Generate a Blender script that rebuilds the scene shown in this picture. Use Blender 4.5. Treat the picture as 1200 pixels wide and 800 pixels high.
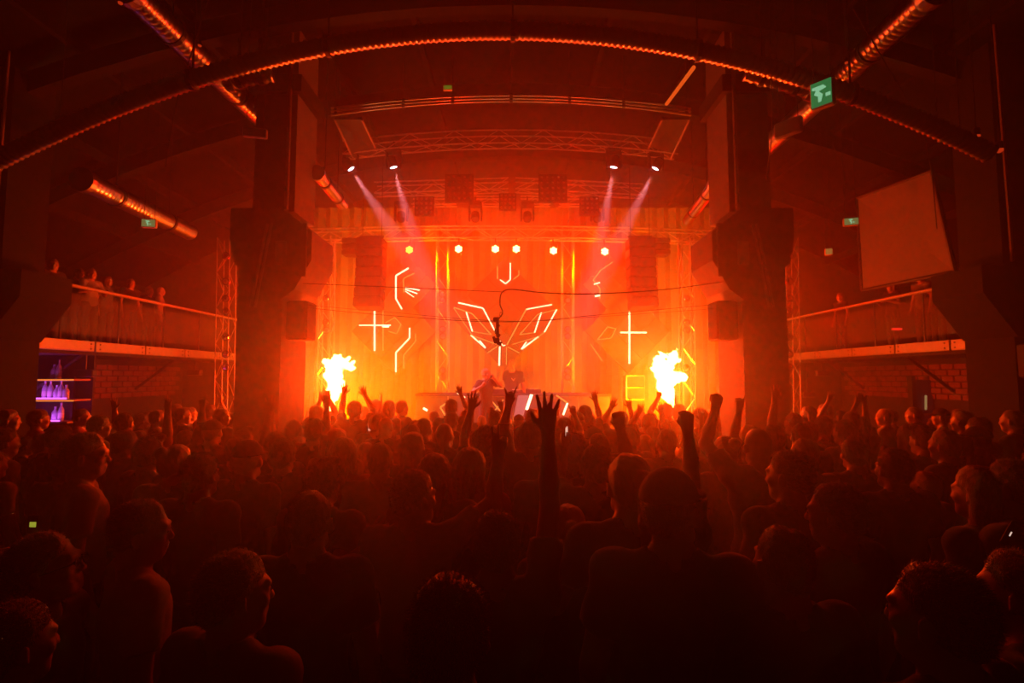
import bpy, math, random
import numpy as np
from mathutils import Vector, Matrix, Quaternion
random.seed(7); RNG = np.random.default_rng(7)
for o in list(bpy.data.objects): bpy.data.objects.remove(o)
SC = bpy.context.scene; COL = SC.collection
R = math.radians; PI = math.pi

# ---------------------------------------------------------------- camera
CAMZ = 2.25; TILT = R(4.0); FPX = 600.0
cam_data = bpy.data.cameras.new('camera'); cam = bpy.data.objects.new('camera', cam_data); COL.objects.link(cam)
cam_data.sensor_width = 36; cam_data.lens = 36*FPX/1200; cam_data.clip_start = .05; cam_data.clip_end = 100
cam.location = (0, 0, CAMZ); cam.rotation_euler = (PI/2+TILT, 0, 0)
SC.camera = cam
cT, sT = math.cos(TILT), math.sin(TILT)
def ray(px, py):
    u = (px-600)/FPX; v = (400-py)/FPX
    return Vector((u, cT - v*sT, v*cT + sT))
def at(px, py, Y):                 # the point at depth Y (metres down the hall) seen at a pixel
    d = ray(px, py); return Vector((0, 0, CAMZ)) + d*(Y/d.y)
def atz(px, py, z):                # the point at height z
    d = ray(px, py); return Vector((0, 0, CAMZ)) + d*((z-CAMZ)/d.z)
def atx(px, py, X):
    d = ray(px, py); return Vector((0, 0, CAMZ)) + d*(X/d.x)

# ---------------------------------------------------------------- world, exposure, cycles settings
w = bpy.data.worlds.new('world'); SC.world = w; w.use_nodes = True
w.node_tree.nodes['Background'].inputs[0].default_value = (.001, .00002, .00002, 1)
w.node_tree.nodes['Background'].inputs[1].default_value = 1
SC.view_settings.view_transform = 'Standard'; SC.view_settings.look = 'None'
SC.view_settings.exposure = 0.0; SC.view_settings.gamma = 1; SC.view_settings.use_curve_mapping = False
cy = SC.cycles
cy.use_denoising = True; cy.max_bounces = 5; cy.diffuse_bounces = 2; cy.glossy_bounces = 2
cy.transmission_bounces = 3; cy.transparent_max_bounces = 6; cy.volume_bounces = 0
cy.sample_clamp_indirect = 3; cy.sample_clamp_direct = 0
cy.use_adaptive_sampling = True; cy.adaptive_threshold = .02
cy.caustics_reflective = False; cy.caustics_refractive = False

# ---------------------------------------------------------------- lights (some stand at fixtures, others are added without one)
def lamp(kind, loc, col, power, target=None, size=.1, spot=None, blend=.6, spread=None):
    l = bpy.data.lights.new('lamp_light', kind); l.color = col; l.energy = power
    if kind == 'AREA': l.shape = 'DISK'; l.size = size
    else: l.shadow_soft_size = size
    if spread is not None: l.spread = spread
    if spot: l.spot_size = R(spot); l.spot_blend = blend
    o = bpy.data.objects.new('lamp_light', l); COL.objects.link(o); o.location = loc
    if target is not None:
        o.rotation_euler = (Vector(target)-Vector(loc)).to_track_quat('-Z', 'Y').to_euler()
    o['kind'] = 'helper'
    return o
FLAMES = [at(394, 455, 9.7), at(784, 450, 9.7)]
for p in FLAMES:                                            # flame jets' own light, plus an added spot to yellow the haze behind
    lamp('POINT', p+Vector((0, 0, .15)), (1, .034, .0), 1250, size=.22)
    lamp('SPOT', p+Vector((0, .25, -.5)), (1, .34, .0), 2300, target=p+Vector((-p.x*.2, 4.5, .6)), size=.1, spot=150, blend=1)
PARS = [(480, 293), (537.5, 292), (580.5, 292), (605, 292), (648.5, 294), (708.5, 295)]
for i, (px, py) in enumerate(PARS):                          # six hexagonal pars under the back truss
    p = at(px, py, 11.35)
    lamp('SPOT', p-Vector((0, .12, .02)), (1, .02, .0), 200, target=p+Vector((0, -8, -5.6)), size=.07, spot=110, blend=1)
for sx in (-1, 1):                                           # added washes without fixtures: on the deck, under the roof, in the side bays
    lamp('SPOT', (sx*1.7, 10.3, 5.35), (1, .085, .0), 1250, target=(sx*1.7, 14.0, 1.7), size=.1, spot=84, blend=1)
    lamp('SPOT', (sx*2.9, 11.2, 1.0), (1, .10, .0), 700, target=(sx*2.2, 14.0, 3.2), size=.1, spot=120, blend=1)
    lamp('POINT', (sx*1.2, 12.4, 5.3), (1, .0003, .0), 230, size=.15)
    lamp('POINT', (sx*5.7, 11.5, 4.3), (1, .0003, .0), 150, size=.15)
# four white moving heads, their beams standing in the haze
MOVERS = [((415, 204), (480, 300)), ((463, 203), (500, 330)), ((718, 203), (695, 330)), ((765, 204), (715, 300))]
for (a, b) in MOVERS:
    pa = at(*a, 9.9); pb = at(*b, 10.2)
    lamp('SPOT', pa, (1, .33, .36), 2700, target=pb, size=.03, spot=17, blend=.9)
for sx in (-1, 1):                                           # warm spots on the balcony fronts
    lamp('SPOT', (sx*3.6, 5.4, 5.6), (1, .08, .001), 40, target=(sx*7, 8.0, 3.0), size=.1, spot=42, blend=1)
# ---------------------------------------------------------------- materials
MATS = {}
def mat(name, col, rough=.6, metal=0, bump=0, bscale=40, emis=None, estr=0, vary=0, spec=.5, sheen=0, stretch=None):
    if name in MATS: return MATS[name]
    m = bpy.data.materials.new(name); m.use_nodes = True; nt = m.node_tree; b = nt.nodes['Principled BSDF']
    b.inputs['Base Color'].default_value = (*col, 1); b.inputs['Roughness'].default_value = rough; b.inputs['Metallic'].default_value = metal
    b.inputs['Specular IOR Level'].default_value = spec
    if sheen: b.inputs['Sheen Weight'].default_value = sheen; b.inputs['Sheen Roughness'].default_value = .4
    if emis: b.inputs['Emission Color'].default_value = (*emis, 1); b.inputs['Emission Strength'].default_value = estr
    if bump or vary:
        tc = nt.nodes.new('ShaderNodeTexCoord'); n = nt.nodes.new('ShaderNodeTexNoise'); n.inputs['Scale'].default_value = bscale; n.inputs['Detail'].default_value = 3
        src = tc.outputs['Object']
        if stretch:
            mp = nt.nodes.new('ShaderNodeMapping'); mp.inputs['Scale'].default_value = stretch; nt.links.new(src, mp.inputs[0]); src = mp.outputs[0]
        nt.links.new(src, n.inputs['Vector'])
        if bump:
            bp = nt.nodes.new('ShaderNodeBump'); bp.inputs['Strength'].default_value = bump; bp.inputs['Distance'].default_value = .02
            nt.links.new(n.outputs['Fac'], bp.inputs['Height']); nt.links.new(bp.outputs['Normal'], b.inputs['Normal'])
        if vary:
            r = nt.nodes.new('ShaderNodeMapRange'); r.inputs['To Min'].default_value = 1-vary; r.inputs['To Max'].default_value = 1+vary
            mx = nt.nodes.new('ShaderNodeVectorMath'); mx.operation = 'SCALE'; mx.inputs[0].default_value = col
            nt.links.new(n.outputs['Fac'], r.inputs['Value']); nt.links.new(r.outputs[0], mx.inputs['Scale']); nt.links.new(mx.outputs[0], b.inputs['Base Color'])
    MATS[name] = m; return m
def emit(name, col, s):
    if name in MATS: return MATS[name]
    m = bpy.data.materials.new(name); m.use_nodes = True; nt = m.node_tree; nt.nodes.clear()
    e = nt.nodes.new('ShaderNodeEmission'); e.inputs[0].default_value = (*col, 1); e.inputs[1].default_value = s
    o = nt.nodes.new('ShaderNodeOutputMaterial'); nt.links.new(e.outputs[0], o.inputs[0]); MATS[name] = m; m.cycles.emission_sampling = 'NONE'; return m
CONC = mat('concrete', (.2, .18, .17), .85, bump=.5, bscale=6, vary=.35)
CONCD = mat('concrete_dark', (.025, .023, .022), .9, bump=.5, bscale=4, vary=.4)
CONCP = mat('concrete_shaded', (.011, .010, .010), .9, bump=.5, bscale=4, vary=.4, spec=.2)  # concrete darkened to put the side pillars in shade
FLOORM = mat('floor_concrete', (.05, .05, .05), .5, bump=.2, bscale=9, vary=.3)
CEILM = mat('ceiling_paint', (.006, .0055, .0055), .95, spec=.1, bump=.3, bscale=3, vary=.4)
ROOFD = mat('roof_steel', (.012, .011, .011), .8, spec=.15)
STEELD = mat('black_steel', (.03, .03, .032), .45, .3, bump=.1, bscale=30)
STEEL = mat('painted_steel', (.34, .32, .3), .45, .2, bump=.15, bscale=14, vary=.15)
ALU = mat('aluminium', (.75, .75, .76), .35, 1, bump=.05, bscale=60)
DUCT = mat('galvanised_duct', (.5, .5, .5), .28, 1, bump=.1, bscale=8, vary=.15)
BLACKP = mat('black_plastic', (.015, .015, .016), .75, spec=.3)
RUBBER = mat('cable_rubber', (.012, .012, .012), .7)
DRAPE = mat('stage_drape', (.2, .19, .18), .95, bump=.6, bscale=3, stretch=(6, 6, .3))
SCREENW = mat('led_wall', (.04, .035, .035), .6, bump=.1, bscale=90)
GRILLE = mat('speaker_grille', (.02, .02, .02), .6, .3, bump=.6, bscale=160)
WOOD = mat('shelf_wood', (.28, .16, .08), .5, bump=.2, bscale=12, stretch=(1, 8, 8), vary=.3)
PANELM = mat('pale_panel', (.13, .12, .12), .8, bump=.15, bscale=4, vary=.15)
BRICKM = mat('brick_clay', (.17, .07, .05), .9, bump=.6, bscale=30, vary=.4)
GLASS = bpy.data.materials.new('bottle_glass'); GLASS.use_nodes = True
_g = GLASS.node_tree.nodes['Principled BSDF']; _g.inputs['Base Color'].default_value = (.6, .65, .7, 1); _g.inputs['Roughness'].default_value = .08; _g.inputs['Transmission Weight'].default_value = .45
RAILGLASS = bpy.data.materials.new('rail_glass'); RAILGLASS.use_nodes = True
_g = RAILGLASS.node_tree.nodes['Principled BSDF']; _g.inputs['Base Color'].default_value = (.6, .6, .6, 1); _g.inputs['Roughness'].default_value = .08; _g.inputs['Alpha'].default_value = .07
E_PAR = emit('par_lens_light', (1, .6, .2), 8)
E_LINE = emit('screen_line_light', (1, .62, .36), 4)
E_LINE2 = emit('screen_line_dim', (1, .32, .05), 1.5)
E_PURPLE = emit('purple_led', (.75, .12, 1), 2.2)
E_ORANGE = emit('orange_led', (1, .25, .03), 1.0)
E_GREEN = emit('exit_green', (.02, .45, .12), .35)
E_GREEND = emit('exit_face', (.35, .42, .12), .35)
E_WHITE = emit('phone_screen', (.95, .62, .5), .8)
E_RED = emit('red_led', (1, .02, .01), 1.0)

# ---------------------------------------------------------------- mesh helpers
class MB:
    def __init__(s): s.v = []; s.f = []
    def add(s, vs, fs):
        b = len(s.v); s.v.extend([tuple(v) for v in vs]); s.f.extend([tuple(i+b for i in f) for f in fs]); return s
    def box(s, lo, hi, M=None):
        (a, b, c), (d, e, f) = lo, hi
        vs = [(a,b,c),(d,b,c),(d,e,c),(a,e,c),(a,b,f),(d,b,f),(d,e,f),(a,e,f)]
        if M is not None: vs = [M @ Vector(v) for v in vs]
        return s.add(vs, [(0,3,2,1),(4,5,6,7),(0,1,5,4),(1,2,6,5),(2,3,7,6),(3,0,4,7)])
    def bbox(s, c, d, bev=.01, M=None):               # a box with chamfered edges
        x, y, z = d[0]/2, d[1]/2, d[2]/2; bv = min(bev, x*.9, y*.9, z*.9)
        prof = [(-x+bv, -y), (x-bv, -y), (x, -y+bv), (x, y-bv), (x-bv, y), (-x+bv, y), (-x, y-bv), (-x, -y+bv)]
        k = lambda p, q: (p[0]*(1-bv/x) if q else p[0], p[1]*(1-bv/y) if q else p[1])
        vs = []
        for zz, q in ((-z, 1), (-z+bv, 0), (z-bv, 0), (z, 1)):
            for p in prof:
                a, b = k(p, q); v = Vector((a, b, zz)); v = (M @ v) if M is not None else v; vs.append(v+Vector(c))
        fs = []
        for r in range(3):
            for i in range(8): j = (i+1) % 8; fs.append((r*8+i, r*8+j, r*8+8+j, r*8+8+i))
        fs += [tuple(range(7, -1, -1)), tuple(range(24, 32))]
        return s.add(vs, fs)
    def tube(s, pts, r, n=8, cap=True, rs=None):
        pts = [Vector(p) for p in pts]; N = len(pts); vs = []; fs = []
        up = Vector((0, 0, 1))
        for i, p in enumerate(pts):
            t = (pts[min(i+1, N-1)]-pts[max(i-1, 0)]).normalized()
            a = t.cross(up)
            if a.length < .05: a = t.cross(Vector((0, 1, 0)))
            a.normalize(); b = a.cross(t); rr = rs[i] if rs is not None else r
            for k in range(n):
                an = 2*PI*k/n; vs.append(p+a*math.cos(an)*rr+b*math.sin(an)*rr)
        for i in range(N-1):
            for k in range(n): j = (k+1) % n; fs.append((i*n+k, i*n+j, (i+1)*n+j, (i+1)*n+k))
        if cap: fs.append(tuple(range(n-1, -1, -1))); fs.append(tuple(range((N-1)*n, N*n)))
        return s.add(vs, fs)
    def lathe(s, prof, c=(0, 0, 0), n=16, M=None):
        vs = []; fs = []
        for (r, z) in prof:
            for k in range(n):
                a = 2*PI*k/n; v = Vector((r*math.cos(a), r*math.sin(a), z)); v = M @ v if M is not None else v; vs.append(v+Vector(c))
        for i in range(len(prof)-1):
            for k in range(n): j = (k+1) % n; fs.append((i*n+k, i*n+j, (i+1)*n+j, (i+1)*n+k))
        fs.append(tuple(range(n-1, -1, -1))); fs.append(tuple(range((len(prof)-1)*n, len(prof)*n)))
        return s.add(vs, fs)
    def prism(s, poly, y0, y1, axis='y'):            # a polygon in x,z given depth along y (or y,z along x)
        n = len(poly)
        if axis == 'y': vs = [(x, y0, z) for x, z in poly]+[(x, y1, z) for x, z in poly]
        else: vs = [(y0, x, z) for x, z in poly]+[(y1, x, z) for x, z in poly]
        return s.add(vs, [tuple(range(n)), tuple(range(2*n-1, n-1, -1))]+[(i, i+n, (i+1) % n+n, (i+1) % n) for i in range(n)])
    def mesh(s, name, m, smooth=False):
        me = bpy.data.meshes.new(name); me.from_pydata(s.v, [], s.f); me.materials.append(m); me.validate()
        if smooth: me.shade_smooth()
        return me
    def build(s, name, m, parent=None, smooth=False):
        return link(name, s.mesh(name, m, smooth), parent)
def link(name, me, parent=None, M=None):
    o = bpy.data.objects.new(name, me); COL.objects.link(o)
    if parent is not None: o.parent = parent
    if M is not None: o.matrix_local = M
    return o
def tag(o, label=None, cat=None, group=None, kind=None):
    if label: o['label'] = label
    if cat: o['category'] = cat
    if group: o['group'] = group
    if kind: o['kind'] = kind
    return o
def thing(name, label, cat, loc=(0, 0, 0), rz=0, group=None):
    o = bpy.data.objects.new(name, None); COL.objects.link(o); o.location = loc; o.rotation_euler = (0, 0, rz); o.empty_display_size = .1
    return tag(o, label, cat, group)
_rod = {}
def rod(name, p0, p1, r, m, parent=None, n=8):       # a straight bar; all bars of a material share one mesh
    key = (m.name, n)
    if key not in _rod: _rod[key] = MB().tube([(0, 0, 0), (0, 0, 1)], 1, n).mesh('bar', m, False)
    p0, p1 = Vector(p0), Vector(p1); d = p1-p0
    M = Matrix.Translation(p0) @ d.to_track_quat('Z', 'Y').to_matrix().to_4x4() @ Matrix.Diagonal((r, r, d.length, 1))
    if parent is not None: M = Matrix.Translation(-Vector(parent.location)) @ M if parent.rotation_euler.z == 0 else M
    return link(name, _rod[key], parent, M)
def ribbed(pts, r, pitch=.05, amp=.012, n=16):        # spiral-seam duct: the path resampled, a ridge at every seam
    pts = [Vector(p) for p in pts]; L = [0]
    for i in range(1, len(pts)): L.append(L[-1]+(pts[i]-pts[i-1]).length)
    N = int(L[-1]/pitch)*3; out = []; rs = []
    for i in range(N+1):
        s = L[-1]*i/N; j = max(k for k in range(len(L)) if L[k] <= s+1e-9); j = min(j, len(pts)-2)
        out.append(pts[j].lerp(pts[j+1], (s-L[j])/(L[j+1]-L[j]))); rs.append(r+(amp if i % 3 == 0 else 0))
    return MB().tube(out, r, n, True, rs)
def bez(pts, n=12):                                   # Catmull-Rom through points
    P = [Vector(p) for p in pts]; P = [P[0]*2-P[1]]+P+[P[-1]*2-P[-2]]; out = []
    for i in range(1, len(P)-2):
        for k in range(n):
            t = k/n; a, b, c, d = P[i-1], P[i], P[i+1], P[i+2]
            out.append(.5*((2*b)+(c-a)*t+(2*a-5*b+4*c-d)*t*t+(3*b-a-3*c+d)*t**3))
    out.append(P[-2]); return out
def num(i):
    return ['first','second','third','fourth','fifth','sixth','seventh','eighth','ninth','tenth','eleventh','twelfth','thirteenth','fourteenth','fifteenth','sixteenth','seventeenth','eighteenth','nineteenth','twentieth','twenty-first','twenty-second','twenty-third','twenty-fourth','twenty-fifth','twenty-sixth','twenty-seventh','twenty-eighth','twenty-ninth','thirtieth'][i]

# ---------------------------------------------------------------- the haze that fills the hall
def haze(x0, x1, y0, y1, dens, label, aniso):
    hz = MB().box((x0, y0, .02), (x1, y1, 8.9)).build('haze', FLOORM)
    hm = bpy.data.materials.new('stage_haze'); hm.use_nodes = True; nt = hm.node_tree; nt.nodes.clear()
    v = nt.nodes.new('ShaderNodeVolumeScatter'); v.inputs['Color'].default_value = (1, 1, 1, 1); v.inputs['Density'].default_value = dens; v.inputs['Anisotropy'].default_value = aniso
    oo = nt.nodes.new('ShaderNodeOutputMaterial'); nt.links.new(v.outputs[0], oo.inputs['Volume'])
    hz.data.materials.clear(); hz.data.materials.append(hm); tag(hz, label, 'haze', kind='stuff')
haze(-4.0, 4.0, -3.9, 8.15, .024, 'thin smoky haze drifting over the audience between the pillars', .78)
haze(-11.9, -4.05, -3.9, 8.15, .004, 'faint haze over the audience below the bar-side balcony', .7)
haze(4.05, 11.9, -3.9, 8.15, .004, 'faint haze over the audience below the opposite balcony', .7)
haze(-4.45, 4.45, 8.2, 14.05, .07, 'thick glowing red haze around the stage', .4)
haze(-11.9, -4.5, 8.2, 14.05, .030, 'thinner red haze in the bay behind the bar-side balcony', .4)
haze(4.5, 11.9, 8.2, 14.05, .030, 'thinner red haze in the bay behind the opposite balcony', .4)

# ---------------------------------------------------------------- setting: floor, walls, vaulted ceiling
def S(o, label=None): o['kind'] = 'structure'; 
def setp(o, label=None):
    o['kind'] = 'structure'
    if label: o['label'] = label
    return o
setp(MB().box((-12, -4, -.1), (12, 14.5, 0)).build('floor', FLOORM), 'dark concrete hall floor under the crowd')
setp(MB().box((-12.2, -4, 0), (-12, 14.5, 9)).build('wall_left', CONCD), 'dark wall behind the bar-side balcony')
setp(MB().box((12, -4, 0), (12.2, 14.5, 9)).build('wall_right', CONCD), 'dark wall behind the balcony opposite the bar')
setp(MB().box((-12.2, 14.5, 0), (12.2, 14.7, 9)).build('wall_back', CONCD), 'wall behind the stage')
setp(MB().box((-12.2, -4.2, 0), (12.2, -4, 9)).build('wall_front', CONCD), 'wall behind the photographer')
def roof_z(X): return 7.9-.028*X*X
ce = bpy.data.objects.new('ceiling', None); COL.objects.link(ce); setp(ce, 'dark vaulted roof over the hall')
NX = 16
for i in range(NX):                                    # roof panels between the purlins
    xa, xb = -12+24*i/NX, -12+24*(i+1)/NX
    m = MB(); za, zb = roof_z(xa), roof_z(xb)
    m.add([(xa+.02, -4, za), (xb-.02, -4, zb), (xb-.02, 14.5, zb), (xa+.02, 14.5, za), (xa+.02, -4, za+.1), (xb-.02, -4, zb+.1), (xb-.02, 14.5, zb+.1), (xa+.02, 14.5, za+.1)],
          [(0,1,2,3),(7,6,5,4),(0,4,5,1),(1,5,6,2),(2,6,7,3),(3,7,4,0)])
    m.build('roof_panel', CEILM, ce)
    if i: 
        x = xa; MB().box((x-.04, -4, roof_z(x)-.16), (x+.04, 14.5, roof_z(x)+.12)).build('purlin', ROOFD, ce)
for Y in (2.0, 4.4, 6.9, 9.3, 11.8):                   # arched ribs
    m = MB(); n = 24
    for i in range(n):
        xa, xb = -12+24*i/n, -12+24*(i+1)/n; za, zb = roof_z(xa)-.16, roof_z(xb)-.16
        m.add([(xa, Y-.09, za-.3), (xb, Y-.09, zb-.3), (xb, Y+.09, zb-.3), (xa, Y+.09, za-.3), (xa, Y-.09, za), (xb, Y-.09, zb), (xb, Y+.09, zb), (xa, Y+.09, za)],
              [(0,3,2,1),(4,5,6,7),(0,1,5,4),(2,3,7,6)])
    m.build('roof_rib', ROOFD, ce)

# ---------------------------------------------------------------- the two great pillars with corbels
def pillar(sx, side, other):
    t = thing('pillar', f'massive concrete pillar with corbels {side}', 'pillar', (0, 0, 0)); t['kind'] = 'structure'
    fl = lambda pts: [(sx*x, z) for x, z in (pts if sx > 0 else pts[::-1])]
    x0, x1 = 3.17, 3.78                                # inner and outer face of the lower shaft
    MB().prism(fl([(x0, 0), (x1, 0), (x1, 3.75), (x0, 3.75)]), 7.0, 7.85).build('shaft', CONC, t)
    MB().prism(fl([(x0-.07, 0), (x1+.05, 0), (x1+.05, .5), (x0-.07, .5)]), 6.93, 7.92).build('plinth', CONC, t)
    zt = 4.58
    MB().prism(fl([(x0-.01, 3.3), (x1+.02, 3.8), (x1+.1, 4.15), (x1+.1, zt), (x0-.0, zt), (x0-.42, 4.25), (x0-.42, 3.85), (x0-.2, 3.45)]), 6.92, 7.75).build('corbel', CONC, t)
    MB().prism(fl([(x0-.36, 3.62), (x0-.3, 3.62), (x0-.3, 4.36), (x0-.36, 4.36)]), 6.88, 6.92).build('corbel_rib', CONC, t)
    MB().prism(fl([(x0-.1, zt), (x1-.12, zt), (x1-.12, roof_z(3.4)-.3), (x0-.1, roof_z(3.4)-.3)]), 7.08, 7.8).build('upper_shaft', CONC, t)
    MB().prism(fl([(x0-.18, 6.3), (x1-.04, 6.3), (x1-.04, 6.55), (x0-.18, 6.55)]), 7.0, 7.9).build('band', CONCD, t)
    rod('conduit', (sx*(x0+.12), 6.88, 4.35), (sx*(x0+.32), 6.9, 3.2), .018, STEEL, t)
    rod('conduit', (sx*(x0+.18), 6.88, 4.35), (sx*(x0+.38), 6.9, 3.2), .018, STEEL, t)
    rod('drainpipe', (sx*(x0-.02), 7.0, zt), (sx*(x0-.02), 7.0, 7.3), .03, STEEL, t)
    MB().bbox((sx*(x0+.0), 6.95, 3.95), (.16, .1, .34), .015).build('junction_box', STEEL, t)
    return t
pillar(-1, 'on the bar side of the stage', '')
pillar(1, 'on the far side from the bar', '')
for sx, ph in ((-1, 'bar'), (1, 'blue doorway')):
    sp = thing('wall_speaker', f'black loudspeaker box mounted on the pillar nearer the {ph}', 'speaker', (sx*3.02, 7.3, 3.05), 0)
    MB().bbox((0, 0, 0), (.3, .35, .55), .02).build('cabinet', BLACKP, sp)
    MB().bbox((0, -.18, 0), (.26, .02, .5), .005).build('grille', GRILLE, sp)
    MB().box((-sx*-.15, -.05, -.1), (-sx*-.2, .05, .1)).build('bracket', STEELD, sp)

def side_pillar(sx, X, Y, ph):
    t = thing('pillar', ph, 'pillar'); t['kind'] = 'structure'
    fl = lambda pts: [(sx*x, z) for x, z in (pts if sx > 0 else pts[::-1])]
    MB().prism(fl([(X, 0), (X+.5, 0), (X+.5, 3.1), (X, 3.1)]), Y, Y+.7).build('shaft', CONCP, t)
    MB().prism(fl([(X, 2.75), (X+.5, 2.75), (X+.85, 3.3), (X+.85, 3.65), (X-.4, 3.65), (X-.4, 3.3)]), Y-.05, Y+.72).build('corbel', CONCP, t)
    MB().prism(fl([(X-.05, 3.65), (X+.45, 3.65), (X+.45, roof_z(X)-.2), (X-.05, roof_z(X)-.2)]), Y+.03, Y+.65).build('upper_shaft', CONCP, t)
    MB().bbox((sx*(X+.25), Y-.15, 2.45), (.5, .3, .42), .02).build('cable_box', BLACKP, t)
    rod('conduit', (sx*(X+.02), Y-.02, 3.7), (sx*(X+.0), Y-.02, 7.0), .02, STEEL, t)
side_pillar(1, 6.25, 6.35, 'dark concrete pillar with corbels in front of the balcony opposite the bar')
side_pillar(-1, 6.75, 6.6, 'dark concrete pillar with corbels beside the bar shelves')

# ---------------------------------------------------------------- balconies
def balcony(sx, ph):
    t = thing('balcony', ph, 'balcony'); t['kind'] = 'structure'
    b = lambda x0, x1: (min(sx*x0, sx*x1), max(sx*x0, sx*x1))
    xa, xb = b(7.05, 11.95)
    MB().box((xa, -3.8, 2.62), (xb, 13.2, 2.84)).build('deck', CONCD, t)
    Y0 = 6.2 if sx < 0 else 4.6
    ys = list(np.arange(Y0, 13.0, 1.18)); xa, xb = b(6.97, 7.05)
    for y in ys:                                      # fascia made of bolted steel plates
        f = MB().bbox((sx*7.0, y+.585, 2.76), (.06, 1.15, .17), .008).build('fascia_plate', STEEL, t)
        for yy in (y+.09, y+1.08):
            for zz in (2.72, 2.80):
                M = Matrix.Rotation(PI/2, 3, 'Y')
                MB().lathe([(.014, -.008), (.014, .008)], (sx*6.966, yy, zz), 6, M).build('bolt', STEELD, f)
    for y in ys[:-1]:
        rod('post', (sx*7.06, y+.585, 2.84), (sx*7.06, y+.585, 3.68), .018, STEELD, t)
        MB().box((min(sx*7.05, sx*7.06), y+.61, 2.95), (max(sx*7.05, sx*7.06), y+1.74, 3.6)).build('glass_pane', RAILGLASS, t)
    MB().bbox((sx*7.05, (Y0+12.8)/2+.3, 3.72), (.07, 12.8-Y0, .05), .012).build('handrail', STEEL, t)
    for y in ys[::2]:
        rod('bracing', (sx*7.2, y, 2.62), (sx*8.0, y, 2.0), .03, STEELD, t)
    return t
balcony(-1, 'raised balcony with steel fascia above the bar')
balcony(1, 'raised balcony with steel fascia opposite the bar')
for sx in (-1, 1):                                    # walls under the balconies with courses of brick
    wn = 'wall_under_balcony_' + ('left' if sx < 0 else 'right')
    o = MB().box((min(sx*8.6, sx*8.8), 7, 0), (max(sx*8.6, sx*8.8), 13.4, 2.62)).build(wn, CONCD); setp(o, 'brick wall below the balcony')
    bm = MB().bbox((0, 0, 0), (.04, .27, .1), .008).mesh('brick', BRICKM)
    for r in range(6):
        for c in range(20):
            link('brick', bm, o, Matrix.Translation((sx*8.58, 7.25+.3*c+(.15 if r % 2 else 0), 1.86+.12*r)))
# pale hanging wall panel above the right balcony
q = [at(1004, 232, 9.6), at(1092, 200, 8.0), at(1119, 318, 8.0), at(1010, 340, 9.6)]
n_ = (q[1]-q[0]).cross(q[3]-q[0]).normalized()*.06
pn = MB().add([*q, *[p+n_ for p in q]], [(0,1,2,3),(7,6,5,4),(0,4,5,1),(1,5,6,2),(2,6,7,3),(3,7,4,0)]).build('wall_panel', PANELM); tag(pn, 'large blank pale panel hanging above the balcony opposite the bar', 'panel')
fr = MB()
for i in range(4): fr.tube([q[i], q[(i+1) % 4]], .03, 6)
fr.build('panel_frame', STEELD, pn)
# doorway with cold light at the far right, and the dark blue door
E_BLUE = emit('blue_doorway_light', (.10, .12, .30), .35)
d1 = thing('door_1', 'open doorway with cold blue light under the balcony', None, (0, 0, 0)); d1['kind'] = 'structure'
pa, pb = at(1176, 441, 8.7), at(1204, 441, 8.7)
MB().box((pa.x, 8.70, 0), (pb.x+.6, 8.74, pa.z)).build('lit_opening', E_BLUE, d1)
for xx in (pa.x-.06, pb.x+.6): MB().box((xx, 8.62, 0), (xx+.06, 8.76, pa.z+.06)).build('door_frame', STEELD, d1)
d2 = thing('door_2', 'dark blue door under the balcony', None); d2['kind'] = 'structure'
BLUED = mat('blue_door_paint', (.05, .06, .16), .5)
pa, pb = at(1072, 445, 10.5), at(1128, 445, 10.5)
MB().box((pa.x, 10.5, 0), (pb.x, 10.56, pa.z)).build('door_leaf', BLUED, d2)
rod('door_handle', at(1085, 463, 10.46), at(1085, 480, 10.46), .02, emit('handle_glint_glow', (.5, .35, .12), .5), d2)  # vertical line of light made as a glowing bar at the handle
MB().box((pa.x-.08, 10.48, 0), (pa.x, 10.6, pa.z+.08)).build('door_frame', STEELD, d2)
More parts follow.
